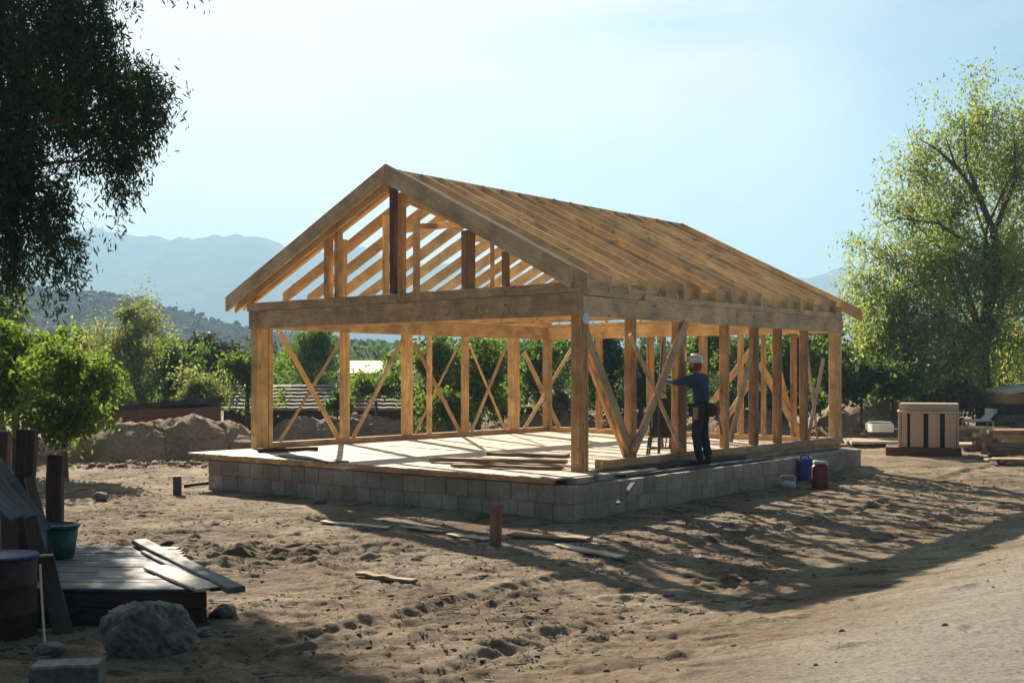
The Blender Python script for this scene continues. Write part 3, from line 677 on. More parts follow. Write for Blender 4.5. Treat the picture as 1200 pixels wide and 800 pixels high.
# ------------------------------------------------------------------ the worker
def skin_mesh(verts, edges, rad, sub=2):
    me = bpy.data.meshes.new('tmp'); me.from_pydata([tuple(v) for v in verts], edges, []); o = bpy.data.objects.new('tmp', me); C.objects.link(o)
    md = o.modifiers.new('s', 'SKIN'); md.use_smooth_shade = True; md.branch_smoothing = .6
    for k, r_ in enumerate(rad):
        o.data.skin_vertices[0].data[k].radius = r_ if hasattr(r_, '__len__') else (r_, r_)
    if sub: s2 = o.modifiers.new('d', 'SUBSURF'); s2.levels = sub; s2.render_levels = sub
    dg = bpy.context.evaluated_depsgraph_get(); ev = o.evaluated_get(dg); m2 = bpy.data.meshes.new_from_object(ev)
    vs = [v.co.copy() for v in m2.vertices]; fs = [tuple(p.vertices) for p in m2.polygons]
    bpy.data.objects.remove(o); bpy.data.meshes.remove(me); return vs, fs
wp = B(-.36, vR(822, -.36), ZB+.04)
ang = math.atan2(.60, -.8)-math.pi/2       # local +Y looks to the left and a little away
MR = Matrix.Translation(wp) @ Matrix.Rotation(ang, 4, 'Z')
man = empty('person', wp, 'worker in white hard hat, blue shirt and tool belt reaching to a post', 'person')
def mp_(vs): return [MR @ Vector(v) for v in vs]
lean = .05
SK = {'pel': (0, 0, .97), 'sp': (0, .0, 1.12), 'ch': (0, .03, 1.33), 'up': (0, .05, 1.46), 'nk': (0, .08, 1.56), 'hd': (0, .12, 1.66), 'ht': (0, .12, 1.75),
      'lh': (-.09, 0, .93), 'lk': (-.10, .05, .52), 'la': (-.10, -.02, .10), 'lt': (-.11, .14, .045),
      'rh': (.09, 0, .93), 'rk': (.10, .01, .52), 'ra': (.11, -.08, .10), 'rt': (.13, .08, .045),
      'ls': (-.185, .05, 1.45), 'le': (-.24, .30, 1.36), 'lw': (-.15, .55, 1.40), 'lp': (-.14, .63, 1.41),
      'rs': (.185, .05, 1.45), 're': (.25, .27, 1.30), 'rw': (.12, .49, 1.38), 'rp': (.10, .57, 1.40)}
def chain(keys_r, edges_n):
    ks = [k for k, _ in keys_r]; return [SK[k] for k in ks], [(ks.index(a), ks.index(b_)) for a, b_ in edges_n], [r_ for _, r_ in keys_r]
v1, e1, r1_ = chain([('pel', (.13, .10)), ('sp', (.125, .095)), ('ch', (.15, .105)), ('up', (.10, .06)), ('nk', .05), ('hd', (.072, .088)), ('ht', (.06, .075)),
                     ('lh', .085), ('lk', .058), ('la', .042), ('lt', .035), ('rh', .085), ('rk', .058), ('ra', .042), ('rt', .035),
                     ('ls', .05), ('le', .043), ('lw', .03), ('lp', (.02, .04)), ('rs', .05), ('re', .043), ('rw', .03), ('rp', (.02, .04))],
                    [('pel', 'sp'), ('sp', 'ch'), ('ch', 'up'), ('up', 'nk'), ('nk', 'hd'), ('hd', 'ht'), ('pel', 'lh'), ('lh', 'lk'), ('lk', 'la'), ('la', 'lt'), ('pel', 'rh'), ('rh', 'rk'), ('rk', 'ra'), ('ra', 'rt'),
                     ('up', 'ls'), ('ls', 'le'), ('le', 'lw'), ('lw', 'lp'), ('up', 'rs'), ('rs', 're'), ('re', 'rw'), ('rw', 'rp')])
bv, bf = skin_mesh(v1, e1, r1_)
def addp(vs, fs):
    n = len(bv); bv.extend(Vector(v) for v in vs); bf.extend(tuple(i+n for i in f) for f in fs)
for s_, P_ in ((-1, Vector(SK['lp'])), (1, Vector(SK['rp']))):     # fingers, curled round the post edge
    for k in range(4):
        zz = .032-.021*k; ln = (.036, .042, .039, .03)[k]
        a = P_+Vector((0, -.01, zz)); p1 = a+Vector((-s_*.004, ln*1.1, 0)); p2 = p1+Vector((-s_*.022, ln*.7, -.004)); p3 = p2+Vector((-s_*.024, ln*.15, -.004))
        addp(*skin_mesh([a, p1, p2, p3], [(0, 1), (1, 2), (2, 3)], [.010, .0095, .0085, .007], 1))
    a = P_+Vector((-s_*.01, -.04, .03)); addp(*skin_mesh([a, a+Vector((-s_*.03, .03, .022)), a+Vector((-s_*.042, .06, .03))], [(0, 1), (1, 2)], [.013, .011, .009], 1))
# face: nose, ears, brow and mouth ridges
H_ = Vector(SK['hd'])
def ell(c, r_, n=10):
    m_ = MB(); m_.lathe([(max(.001, math.sin(math.pi*k/n))*1.0, -math.cos(math.pi*k/n)) for k in range(n+1)], (0, 0, 0), 14)
    return [Vector((p.x*r_[0]+c[0], p.y*r_[1]+c[1], p.z*r_[2]+c[2])) for p in m_.v], m_.f
for c, r_ in (((0, .205, 1.655), (.014, .024, .022)), ((-.08, .115, 1.66), (.012, .02, .033)), ((.08, .115, 1.66), (.012, .02, .033)),
              ((0, .185, 1.60), (.026, .018, .010)), ((0, .175, 1.57), (.03, .03, .022)), ((0, .13, 1.67), (.076, .088, .10))):
    addp(*ell(c, r_))
body = mk('body', mp_(bv), bf, M['skin'], man, smooth=True)
for sx in (-.032, .032):
    vv_, ff_ = ell((sx, .200, 1.675), (.012, .010, .008)); mk('eye', mp_(vv_), ff_, M['eye'], man, smooth=True)
v1, e1, r1_ = chain([('pel', (.165, .135)), ('sp', (.162, .135)), ('ch', (.195, .148)), ('up', (.175, .135)), ('nk', (.078, .074)), ('ls', .082), ('le', .06), ('lw', .042), ('rs', .082), ('re', .06), ('rw', .042)],
                    [('pel', 'sp'), ('sp', 'ch'), ('ch', 'up'), ('up', 'nk'), ('up', 'ls'), ('ls', 'le'), ('le', 'lw'), ('up', 'rs'), ('rs', 're'), ('re', 'rw')])
vs, fs = skin_mesh(v1, e1, r1_)
vs = [Vector((v.x+math.sin(v.z*38+v.x*9)*.004, v.y+math.sin(v.z*30+v.x*14)*.006, v.z)) for v in vs]
mk('shirt', mp_(vs), fs, M['shirt'], man, smooth=True)
v1, e1, r1_ = chain([('pel', (.155, .122)), ('lh', (.105, .11)), ('lk', .082), ('la', .072), ('rh', (.105, .11)), ('rk', .082), ('ra', .072)],
                    [('pel', 'lh'), ('lh', 'lk'), ('lk', 'la'), ('pel', 'rh'), ('rh', 'rk'), ('rk', 'ra')])
vs, fs = skin_mesh(v1, e1, r1_); vs = [Vector((v.x+math.sin(v.z*44+v.y*20)*.005, v.y+math.sin(v.z*36+v.x*20)*.005, v.z)) for v in vs]
mk('trousers', mp_(vs), fs, M['trouser'], man, smooth=True)
for a, t in (('la', 'lt'), ('ra', 'rt')):
    A, Tt = Vector(SK[a]), Vector(SK[t]); vs, fs = skin_mesh([A+Vector((0, 0, .08)), A-Vector((0, .02, .045)), Tt+Vector((0, .02, .0))], [(0, 1), (1, 2)], [.062, (.055, .058), (.05, .042)])
    mk('boot', mp_([Vector((v.x, v.y, max(v.z, -.002))) for v in vs]), fs, M['boot'], man, smooth=True)
# gloves
for p_, w_ in (('lp', 'lw'), ('rp', 'rw')):
    A, W_ = Vector(SK[p_]), Vector(SK[w_]); vs, fs = skin_mesh([W_-(A-W_)*.5, W_, A], [(0, 1), (1, 2)], [.046, .036, (.028, .047)]); mk('glove', mp_(vs), fs, M['glove'], man, smooth=True)
hm = MB(); prof = [(.128, 0), (.13, .012), (.122, .03), (.118, .06), (.104, .095), (.078, .12), (.04, .135), (.002, .14)]
hm.lathe(prof, (0, .115, 1.70), 24); hm.lathe([(.05, .0), (.142, -.006), (.145, .0), (.128, .012), (.1, .014)], (0, .125, 1.70), 24)
hm.v = [Vector((v.x*.93, (v.y-.115)*1.12+.115, v.z)) for v in hm.v]
hb = mk('hard_hat', mp_(hm.v), hm.f, M['helmet'], man, smooth=True)
bk = MB().beam((0, .30, 1.712), (0, .20, 1.712), .17, .01); mk('hat_brim', mp_(bk.v), bk.f, M['helmet'], hb)
rd = MB(); rd.tube([(0, .0, 1.735), (0, .02, 1.80), (0, .09, 1.843), (0, .17, 1.835), (0, .235, 1.76)], [.012]*5, 6); mk('hat_ridge', mp_(rd.v), rd.f, M['helmet'], hb, smooth=True)
vs, fs = ell((0, .085, 1.635), (.088, .085, .095)); vs = [v for v in vs]; mk('hair', mp_(vs), fs, M['hair'], man, smooth=True)
vs, fs = ell((0, .165, 1.575), (.058, .05, .05)); mk('beard', mp_(vs), fs, M['hair'], man, smooth=True)
# belt with pouches
bl = MB(); 
bl.lathe([(.150, -.035), (.165, -.03), (.165, .03), (.150, .035)], (0, 0, 1.0), 24); bl.v = [Vector((v.x*1.08, v.y*.86, v.z)) for v in bl.v]
be = mk('tool_belt', mp_(bl.v), bl.f, M['belt'], man)
def pouch(c, s, mat, tilt=0, name='pouch'):
    m_ = MB(); M4 = Matrix.Translation(c) @ Matrix.Rotation(tilt, 4, 'Z')
    pr = [(-.5, -.5), (.5, -.5), (.5, .5), (-.5, .5)]; n0 = len(m_.v)
    for (z, k) in ((-.5, .7), (-.42, .88), (.3, 1.0), (.5, 1.06)):
        for (x, y) in ((-.5, -.32), (-.3, -.5), (.3, -.5), (.5, -.32), (.5, .32), (.3, .5), (-.3, .5), (-.5, .32)): m_.v.append(M4 @ Vector((x*s[0]*k, y*s[1]*k, z*s[2])))
    for k in range(3):
        for j in range(8): m_.face([n0+k*8+j, n0+k*8+(j+1) % 8, n0+k*8+8+(j+1) % 8, n0+k*8+8+j])
    m_.face([n0+j for j in range(7, -1, -1)]); m_.face([n0+24+j for j in range(8)])
    return mk(name, mp_(m_.v), m_.f, mat, be, smooth=False)
pouch((-.17, .06, .91), (.09, .17, .22), M['belt']); pouch((-.19, -.10, .90), (.08, .15, .24), M['belt'], .3)
pouch((.19, .02, .90), (.08, .17, .24), M['belt']); pouch((-.05, -.20, .92), (.2, .10, .22), M['belt'])
pouch((-.235, -.02, .86), (.04, .10, .20), M['leather']); pouch((-.03, -.285, .90), (.15, .09, .17), M['maroon'])
pouch((-.235, .13, .93), (.03, .05, .10), M['leather'])
hmr = MB(); hmr.tube([(-.06, -.31, .96), (-.06, -.40, .52)], [.013, .016], 6); hmr.beam((-.06, -.25, .975), (-.06, -.37, .945), .03, .035); mk('hammer', mp_(hmr.v), hmr.f, M['leather'], be)
# ------------------------------------------------------------------ black tool cart inside the frame
tcx = B(.75, vR(774, .75), ZF)
cart = empty('tool_stand', tcx, 'black canvas tool bag on a folding metal stand inside the house beside the worker', 'tool stand')
s = MB()
for dx in (-.2, .2):
    for dy in (-.14, .14): s.tube([tcx+Vector((dx*1.1, dy*1.1, 0)), tcx+Vector((dx*.8, dy*.8, .55))], .018, 6)
for z in (.14, .34):
    s.tube([tcx+Vector((-.21, -.15, z)), tcx+Vector((.21, -.15, z))], .012, 6); s.tube([tcx+Vector((-.21, .15, z)), tcx+Vector((.21, .15, z))], .012, 6)
    s.tube([tcx+Vector((.21, -.15, z)), tcx+Vector((.21, .15, z))], .012, 6); s.tube([tcx+Vector((-.21, -.15, z)), tcx+Vector((-.21, .15, z))], .012, 6)
s.obj('stand_frame', M['blackmetal'], cart)
s = MB()
for (z, a, c) in ((.36, .20, .13), (.42, .26, .17), (.75, .27, .18), (.98, .24, .16), (1.02, .18, .12)):
    for k in range(12):
        t = 2*math.pi*k/12; f_ = (abs(math.cos(t))**4+abs(math.sin(t))**4)**-.25; s.v.append(tcx+Vector((a*math.cos(t)*f_*.8, c*math.sin(t)*f_*.8, z)))
for k in range(4):
    for j in range(12): s.face([k*12+j, k*12+(j+1) % 12, k*12+12+(j+1) % 12, k*12+12+j])
s.face(list(range(11, -1, -1))); s.face([48+j for j in range(12)]); bag = s.obj('tool_bag', M['black'], cart, smooth=False)
s = MB(); s.tube([tcx+Vector((.1*math.cos(t)*1.3, 0, 1.0+.14*math.sin(t))) for t in np.linspace(0, math.pi, 9)], .012, 6); s.obj('handle', M['black'], bag)
for dx in (-.12, .08):
    s = MB(); s.box((dx-.05, -.20, .5), (dx+.06, -.145, .72), Matrix.Translation(tcx)); s.obj('pocket', M['black'], bag, bevel=.01)
s = MB(); s.box((.22, -.08, .62), (.27, .08, .80), Matrix.Translation(tcx)); s.obj('side_pouch', M['maroon'], bag, bevel=.01)
s = MB()
for k in range(7):
    a = tcx+Vector((random.uniform(-.17, .17), random.uniform(-.1, .1), .14)); s.tube([a, a+Vector((random.uniform(-.05, .05), 0, random.uniform(.15, .3)))], .014, 6)
s.obj('tool_handles', M['metal'], cart)
# crowbar-like dark rod leaning behind the brace
pc = B(.4, vR(772, .4)); s = MB(); s.tube([pc+Vector((0, 0, ZF+.03)), pc+Vector((.04, .2, ZF+1.2)), pc+Vector((.12, .42, ZF+2.0))], [.025, .022, .018], 6)
o = s.obj('iron_bar', M['blackmetal'], None, pc+Vector((0, 0, ZF))); T(o, 'long thin black bar leaning upright behind the crossed braces', 'bar')
# ------------------------------------------------------------------ jerrycans by the wall
def can(name, loc, wx, wy, h, mat, label, cat, capmat, rz=0, hsz=1.0, group=None):
    r0 = empty(name, loc, label, cat, group); M4 = Matrix.Translation(loc) @ Matrix.Rotation(rz, 4, 'Z'); s = MB(); K = 16
    for (z, k) in ((0, .9), (.02, .98), (.05, 1), (.72, 1), (.80, .95), (.86, .72), (.88, .5)):
        for j in range(K):
            t = 2*math.pi*j/K; f_ = (abs(math.cos(t))**5+abs(math.sin(t))**5)**-.2
            s.v.append(M4 @ Vector((wx/2*k*math.cos(t)*f_*.96, wy/2*k*math.sin(t)*f_*.96, z*h)))
    for k in range(6):
        for j in range(K): s.face([k*K+j, k*K+(j+1) % K, k*K+K+(j+1) % K, k*K+K+j])
    s.face(list(range(K-1, -1, -1))); s.face([6*K+j for j in range(K)]); s.obj('body', mat, r0, smooth=True)
    s = MB(); s.tube([M4 @ Vector(p) for p in ((-wx*.30, 0, h*.84), (-wx*.28, 0, h*.97), (0, 0, h*1.0), (wx*.2, 0, h*.97), (wx*.24, 0, h*.85))], .016*hsz, 8); s.obj('handle', mat, r0, smooth=True)
    s = MB(); s.lathe([(.0, 0), (.04*hsz, 0), (.045*hsz, .04), (.035*hsz, .055), (0.001, .055)], M4 @ Vector((wx*.34, 0, h*.83)), 14); s.obj('cap', capmat, r0, smooth=True)
    return r0
def gpos(px, py, d=None):
    p = G(px, py, 0)
    for _ in range(6): z = gz(p.x, p.y); p = G(px, py, z)
    return p
p = gpos(946, 569); can('jerrycan', p+Vector((0, .14, 0)), .30, .20, .56, M['blue'], 'blue plastic jerrycan standing behind the dark red one by the block wall', 'jerrycan', M['galv'], rz=R(8), group=None)
p = gpos(961, 572); rc = can('jerrycan', p, .30, .22, .50, M['red'], 'dark red jerrycan with white lid in front of the blue one', 'jerrycan', M['white'], rz=R(-8))
s = MB(); s.box((-.12, -.08, .445), (.13, .08, .50), Matrix.Translation(p) @ Matrix.Rotation(R(-8), 4, 'Z')); s.obj('lid', M['white'], rc, bevel=.02)
p = gpos(923, 573); jug = empty('water_jug', p, 'small translucent white jug with a big handle left of the blue jerrycan', 'jug')
s = MB(); s.lathe([(.10, 0), (.13, .02), (.13, .10), (.09, .14), (.03, .15)], p, 16); s.v = [Vector(((q.x-p.x)*1.15+p.x, q.y, q.z)) for q in s.v]; s.obj('body', M['galv'], jug, smooth=True)
s = MB(); s.tube([p+Vector(q) for q in ((-.14, 0, .10), (-.15, 0, .2), (-.11, 0, .245), (.10, 0, .245), (.14, 0, .2), (.13, 0, .1))], .016, 8); s.obj('handle', M['white'], jug, smooth=True)
# stakes
p = gpos(580, 640); s = MB(); s.beam(p-Vector((0, 0, .1)), p+Vector((.02, 0, .52)), .15, .06, side=(1, 0, 0), seg=4, wob=.006, ch=.012)
T(s.obj('wooden_stake', M['loose'], None, p), 'wide brown wooden stake in the shade in front of the block wall', 'stake')
p = gpos(208, 580); s = MB(); s.beam(p-Vector((0, 0, .1)), p+Vector((-.01, 0, .33)), .14, .09, side=(1, .2, 0), seg=3, wob=.006, ch=.012)
T(s.obj('wooden_stake', M['old'], None, p), 'short grey wooden stake on sunlit soil left of the deck', 'stake')
p = gpos(222, 571); s = MB(); s.beam(p+Vector((-.1, 0, .03)), p+Vector((.45, .1, .09)), .1, .06); T(s.obj('brick', M['rust'], None, p), 'reddish timber offcut on the ground between the short stake and the block wall', 'offcut')
# boards lying in the dirt
def dirtboard(label, a, b_, w_, t, mat, name='dirt_board'):
    p = gpos(*a); q = gpos(*b_); z = Vector((0, 0, t/2+.012)); return board(label, p+z, q+z, w_, t, mat, name, 'board', group='boards lying in the dirt', seg=6, wob=.01)
dirtboard('splintered board with dark underside lying alone on the sunlit dirt', (420, 675), (486, 684), .10, .035, 'loose')
dirtboard('pale board on the ground left of the wide stake', (528, 627), (572, 634), .16, .02, 'deck')
dirtboard('brown plank on the ground right of the wide stake', (600, 628), (690, 634), .24, .035, 'loose')
dirtboard('pale plank tip at the edge of the shadow right of the stake', (655, 640), (728, 655), .14, .025, 'deck')
dirtboard('thin pale board on the ground in front of the block wall, left part', (378, 612), (455, 620), .14, .02, 'deck')
dirtboard('narrow splinter board on the ground further left of the stake', (470, 618), (520, 624), .12, .02, 'deck')
# ------------------------------------------------------------------ trees
def mesh_leaves(cent, direc, size, asp, name, mat, parent):
    n = len(cent); d = direc/np.linalg.norm(direc, axis=1)[:, None]
    r_ = rng.normal(size=(n, 3)); s_ = np.cross(d, r_); s_ /= np.linalg.norm(s_, axis=1)[:, None]
    sz = size*rng.uniform(.6, 1.3, n)[:, None]
    a = cent; b_ = cent+d*sz*.5+s_*sz*asp*.5; c = cent+d*sz; e = cent+d*sz*.5-s_*sz*asp*.5
    v = np.stack([a, b_, c, e], 1).reshape(-1, 3); f = np.arange(4*n).reshape(-1, 4)
    return mk(name, v, f, mat, parent)
def tree(name, label, base, fork, clumps, leaf, size, asp=.45, droop=.3, dens=1.0, r0=.2, bark='bark', cat='tree', strand=0.0, spread=1.0, limbs=5, group=None, extra=None):
    """base: foot point; fork: point where limbs start; clumps: (centre, (rx,ry,rz), n leaves)"""
    base = Vector(base); fork = Vector(fork)
    t = empty(name, base, label, cat, group); tb = MB()
    mid = (base+fork)/2+Vector((random.uniform(-.1, .1), 0, 0))*(fork-base).length*.6
    tb.tube([base-Vector((0, 0, .3)), base+Vector((0, 0, .15)), mid, fork], [r0*1.35, r0*1.05, r0*.85, r0*.7], 9)
    if extra:
        for pts, r_ in extra: tb.tube(pts, [r_*.72*(1-.93*k/(len(pts)-1)) for k in range(len(pts))], 7)
    cs, ds = [], []
    for (c, rr, n) in clumps:
        c = Vector(c); rr = np.array(rr)*spread; n = int(n*dens)
        st = fork.lerp(base, random.uniform(-.0, .25)); dv = c-st
        q1 = st+dv*.35+Vector((random.uniform(-.1, .1), random.uniform(-.1, .1), .12))*dv.length; q2 = st+dv*.7+Vector((random.uniform(-.08, .08), random.uniform(-.08, .08), .08))*dv.length
        rl = r0*.38*min(1, .45+.12*float(rr.max())); tb.tube([st, q1, q2, c], [rl, rl*.7, rl*.45, rl*.22], 6)
        tips = []
        for k in range(limbs+int(limbs*rr.max()*.5)):
            dirn = rng.normal(size=3); dirn /= np.linalg.norm(dirn); dirn[2] = dirn[2]*.8+.1
            tip = np.array(c)+dirn*rr*rng.uniform(.55, 1.0); s0 = np.array(q2.lerp(c, random.random()))
            m1 = s0*.5+tip*.5+rng.normal(size=3)*rr*.12+np.array([0, 0, .12*rr[2]])
            tb.tube([s0, m1, tip], [rl*.28, rl*.18, rl*.06+.004], 4, cap=False); tips.append((s0, m1, tip))
        nt_ = len(tips)
        # leaves: half along twigs (clustered), rest in sub-clumps for gaps and an uneven outline
        sub = max(6, int(8*rr.max())); sc_ = np.array(c)+rng.normal(size=(sub, 3))*rr*.52
        k = rng.integers(0, sub, n//2); A = sc_[k]+rng.normal(size=(n//2, 3))*rr*.27
        kt = rng.integers(0, nt_, n-n//2); tt = rng.random(n-n//2)[:, None]**.6
        S = np.array([x[0] for x in tips]); Mm = np.array([x[1] for x in tips]); E = np.array([x[2] for x in tips])
        Bp = (1-tt)**2*S[kt]+2*(1-tt)*tt*Mm[kt]+tt**2*E[kt]+rng.normal(size=(n-n//2, 3))*rr*.12
        P_ = np.concatenate([A, Bp]); D = rng.normal(size=(n, 3)); D[:, 2] -= droop*2.2
        if strand > 0:      # hanging strands
            grp = rng.integers(0, max(4, n//14), n); off = rng.random(n)
            anchor = P_[rng.integers(0, n, max(4, n//14))]; P_ = np.where((rng.random(n) < .65)[:, None], anchor[grp]+np.stack([rng.normal(size=n)*.04, rng.normal(size=n)*.04, -off*strand], 1), P_)
        cs.append(P_); ds.append(D)
    tr = tb.obj('trunk', M[bark], t, smooth=True)
    mesh_leaves(np.concatenate(cs), np.concatenate(ds), size, asp, 'crown', M[leaf], t)
    return t
def cl(px, py, rx, ry, d, n, rd=None):
    s_ = d/F; return (W(px, py, d), (rx*s_, (rd if rd else (rx+ry)/2)*s_, ry*s_), n)
# big dark tree, foreground left
D = 17.6
lc = [cl(15, 25, 75, 60, D, 4200), cl(95, 30, 55, 50, D-.5, 2600), cl(140, 90, 45, 40, D, 2200), cl(175, 115, 28, 32, D-.3, 900), cl(50, 110, 65, 50, D+.4, 3600), cl(120, 150, 45, 30, D, 1100),
      cl(155, 185, 26, 34, D, 480), cl(20, 190, 45, 55, D+.3, 2800), cl(65, 230, 28, 38, D, 800), cl(80, 285, 32, 30, D-.2, 560), cl(12, 270, 34, 45, D, 1300), cl(-45, 160, 70, 80, D+.8, 2600),
      cl(-60, 40, 80, 70, D+.8, 2800), cl(30, -70, 90, 60, D+.5, 3600), cl(110, -60, 55, 55, D, 2000), cl(-130, -60, 100, 70, D+1, 3000), cl(-40, -170, 110, 60, D+.6, 3000), cl(-150, 90, 70, 90, D+1.2, 2600), cl(-90, 270, 60, 50, D+1, 1600), cl(90, -150, 70, 50, D+.4, 2000), cl(-20, 330, 32, 26, D, 600), cl(-150, 230, 70, 70, D+1, 1500)]
bx = W(-190, 560, D+.6); bx.z = gz(bx.x, bx.y)
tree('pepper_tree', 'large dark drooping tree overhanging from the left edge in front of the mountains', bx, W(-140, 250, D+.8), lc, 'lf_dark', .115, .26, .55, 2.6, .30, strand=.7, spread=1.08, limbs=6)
# willow at the right
D = 37.0
rc_ = [cl(1150, 135, 42, 34, D, 1300), cl(1085, 175, 40, 34, D, 1000), cl(1185, 190, 40, 50, D, 1800), cl(1045, 240, 36, 30, D-.5, 420), cl(1120, 230, 50, 38, D+.5, 1500), cl(1030, 300, 34, 30, D, 700),
       cl(1085, 310, 52, 40, D-.5, 2600), cl(1150, 310, 48, 50, D-1, 2800), cl(1040, 365, 34, 40, D-.5, 2000), cl(1090, 385, 50, 36, D-1, 2600), cl(1020, 410, 26, 30, D, 900), cl(1150, 400, 44, 34, D-1.2, 1500),
       cl(1195, 300, 40, 60, D, 2400), cl(1215, 120, 40, 40, D, 900), cl(1260, 220, 55, 60, D, 1800), cl(1250, 350, 50, 60, D, 1800), cl(1205, 405, 36, 30, D, 1000), cl(1300, 300, 40, 50, D+.5, 900), cl(1060, 420, 40, 26, D-1.2, 1400), cl(1110, 425, 34, 24, D-1.4, 1200), cl(1010, 345, 20, 40, D, 700)]
bs = G(1163, 503, .28)
tree('willow_tree', 'tall yellow green willow with trailing foliage at the right edge', bs, W(1150, 385, bs.y), rc_, 'lf_willow', .145, .36, .5, 3.3, .27, strand=1.6, spread=1.15, limbs=7,
     extra=[([W(1150, 390, bs.y), W(1168, 330, bs.y), W(1166, 275, bs.y), W(1148, 232, bs.y), W(1120, 195, bs.y), W(1108, 160, bs.y)], .26),
            ([W(1150, 235, bs.y), W(1132, 190, bs.y), W(1130, 140, bs.y)], .12), ([W(1125, 200, bs.y), W(1098, 175, bs.y), W(1072, 160, bs.y)], .10), ([W(1162, 280, bs.y), W(1190, 210, bs.y), W(1188, 140, bs.y)], .14),
            ([W(1155, 300, bs.y), W(1100, 262, bs.y), W(1055, 256, bs.y), W(1020, 268, bs.y)], .09), ([W(1166, 330, bs.y), W(1090, 330, bs.y), W(1040, 345, bs.y)], .08)])
def bt(name, label, foot, fork, cls, leaf, size, d, **k):
    f_ = W(foot[0], foot[1], d); f_.z = gz(f_.x, f_.y) if d < 46 else 0; tree(name, label, f_, W(fork[0], fork[1], d), cls, leaf, size, group=k.pop('group', None), dens=k.pop('dens', 1.35), spread=k.pop('spread', 1.34), **k)
# thin second trunk by the willow
bt('slender_tree', 'slender dark tree close behind the willow trunk', (1180, 500), (1180, 420), [cl(1185, 395, 25, 22, 40, 1300), cl(1195, 440, 20, 20, 40, 900)], 'lf_green', .2, 40, r0=.14)
# left background
D = 42
bt('round_pale_tree', 'pale olive round tree with dark forked limbs beyond the brick hut', (170, 480), (160, 446), [cl(130, 405, 30, 28, D, 2200), cl(160, 385, 24, 26, D, 2000), cl(118, 435, 24, 20, D, 1000), cl(145, 365, 14, 14, D, 700), cl(172, 415, 18, 24, D, 900), cl(148, 425, 28, 22, D, 1400)], 'lf_pale', .15, D, r0=.22, limbs=7, asp=.4, dens=1.15,
   extra=[([W(162, 450, D), W(152, 415, D), W(146, 375, D)], .12), ([W(160, 440, D), W(163, 400, D), W(156, 370, D)], .1), ([W(163, 455, D), W(140, 435, D), W(122, 428, D)], .09)])
bt('green_tree', 'blue green bushy tree right of the pale round tree', (190, 480), (192, 455), [cl(185, 430, 20, 22, 45, 1900), cl(208, 425, 18, 24, 45, 2000), cl(200, 450, 24, 18, 45, 1600), cl(196, 412, 14, 12, 45, 800)], 'lf_green', .2, 45, r0=.12)
bt('dark_tree', 'dark brownish tree below the hill slope, left of the house frame', (243, 475), (243, 440), [cl(235, 410, 15, 12, 50, 1400), cl(252, 418, 14, 12, 50, 1200), cl(240, 426, 20, 10, 50, 1000)], 'lf_brown', .24, 50, r0=.16)
bt('blossom_bush', 'bush with pale flowering tips by the tiled roof', (238, 500), (238, 480), [cl(232, 450, 20, 20, 36, 1500), cl(245, 470, 20, 22, 36, 1500), cl(225, 480, 14, 16, 36, 800)], 'lf_pale', .13, 36, r0=.06, cat='bush')
bt('yellow_green_tree', 'yellow green tree just left of the left corner post', (292, 500), (290, 450), [cl(282, 428, 16, 12, 38, 1300), cl(300, 436, 18, 16, 38, 1500), cl(276, 442, 14, 10, 38, 700), cl(300, 460, 14, 18, 38, 600)], 'lf_bright', .15, 38, r0=.09)
D = 23
bt('bright_bush', 'bright green leafy shrub growing in front of the dirt mound at the left', (76, 530), (76, 500), [cl(70, 480, 26, 26, D, 1700), cl(98, 455, 26, 26, D, 1700), cl(60, 440, 26, 26, D, 1500), cl(105, 485, 18, 18, D, 800), cl(85, 425, 16, 14, D, 600), cl(75, 506, 26, 9, D-.3, 700), cl(126, 462, 7, 9, D, 160), cl(118, 430, 8, 10, D+.4, 160), cl(60, 408, 9, 8, D, 160), cl(40, 495, 20, 12, D, 600)], 'lf_bright', .12, D, r0=.07, asp=.6, cat='shrub', dens=.85, spread=1.5)
bt('light_green_tree', 'light green tree at the left edge below the hanging dark branches', (20, 530), (18, 480), [cl(20, 430, 28, 28, D+1.5, 1700), cl(50, 405, 20, 16, D+1.5, 900), cl(-10, 450, 28, 30, D+1.5, 1600), cl(30, 465, 24, 20, D+1.5, 900), cl(-10, 400, 24, 24, D+1.5, 1100)], 'lf_bright', .12, D+1.5, r0=.1, asp=.6, dens=1.0, spread=1.45)
bt('tall_dark_shrub', 'blue green tall shrub at the far left under the dark branches', (5, 520), (5, 440), [cl(5, 375, 14, 24, 30, 1000), cl(-8, 340, 18, 20, 30, 900), cl(12, 410, 18, 20, 30, 900)], 'lf_green', .14, 30, r0=.1)
bt('small_tree', 'small grey green tree between the bright shrub and the pale tree', (100, 480), (100, 455), [cl(95, 430, 14, 18, 48, 900), cl(98, 400, 12, 14, 48, 800), cl(110, 460, 20, 14, 46, 900), cl(140, 465, 22, 10, 46, 900)], 'lf_green', .2, 48, r0=.1)
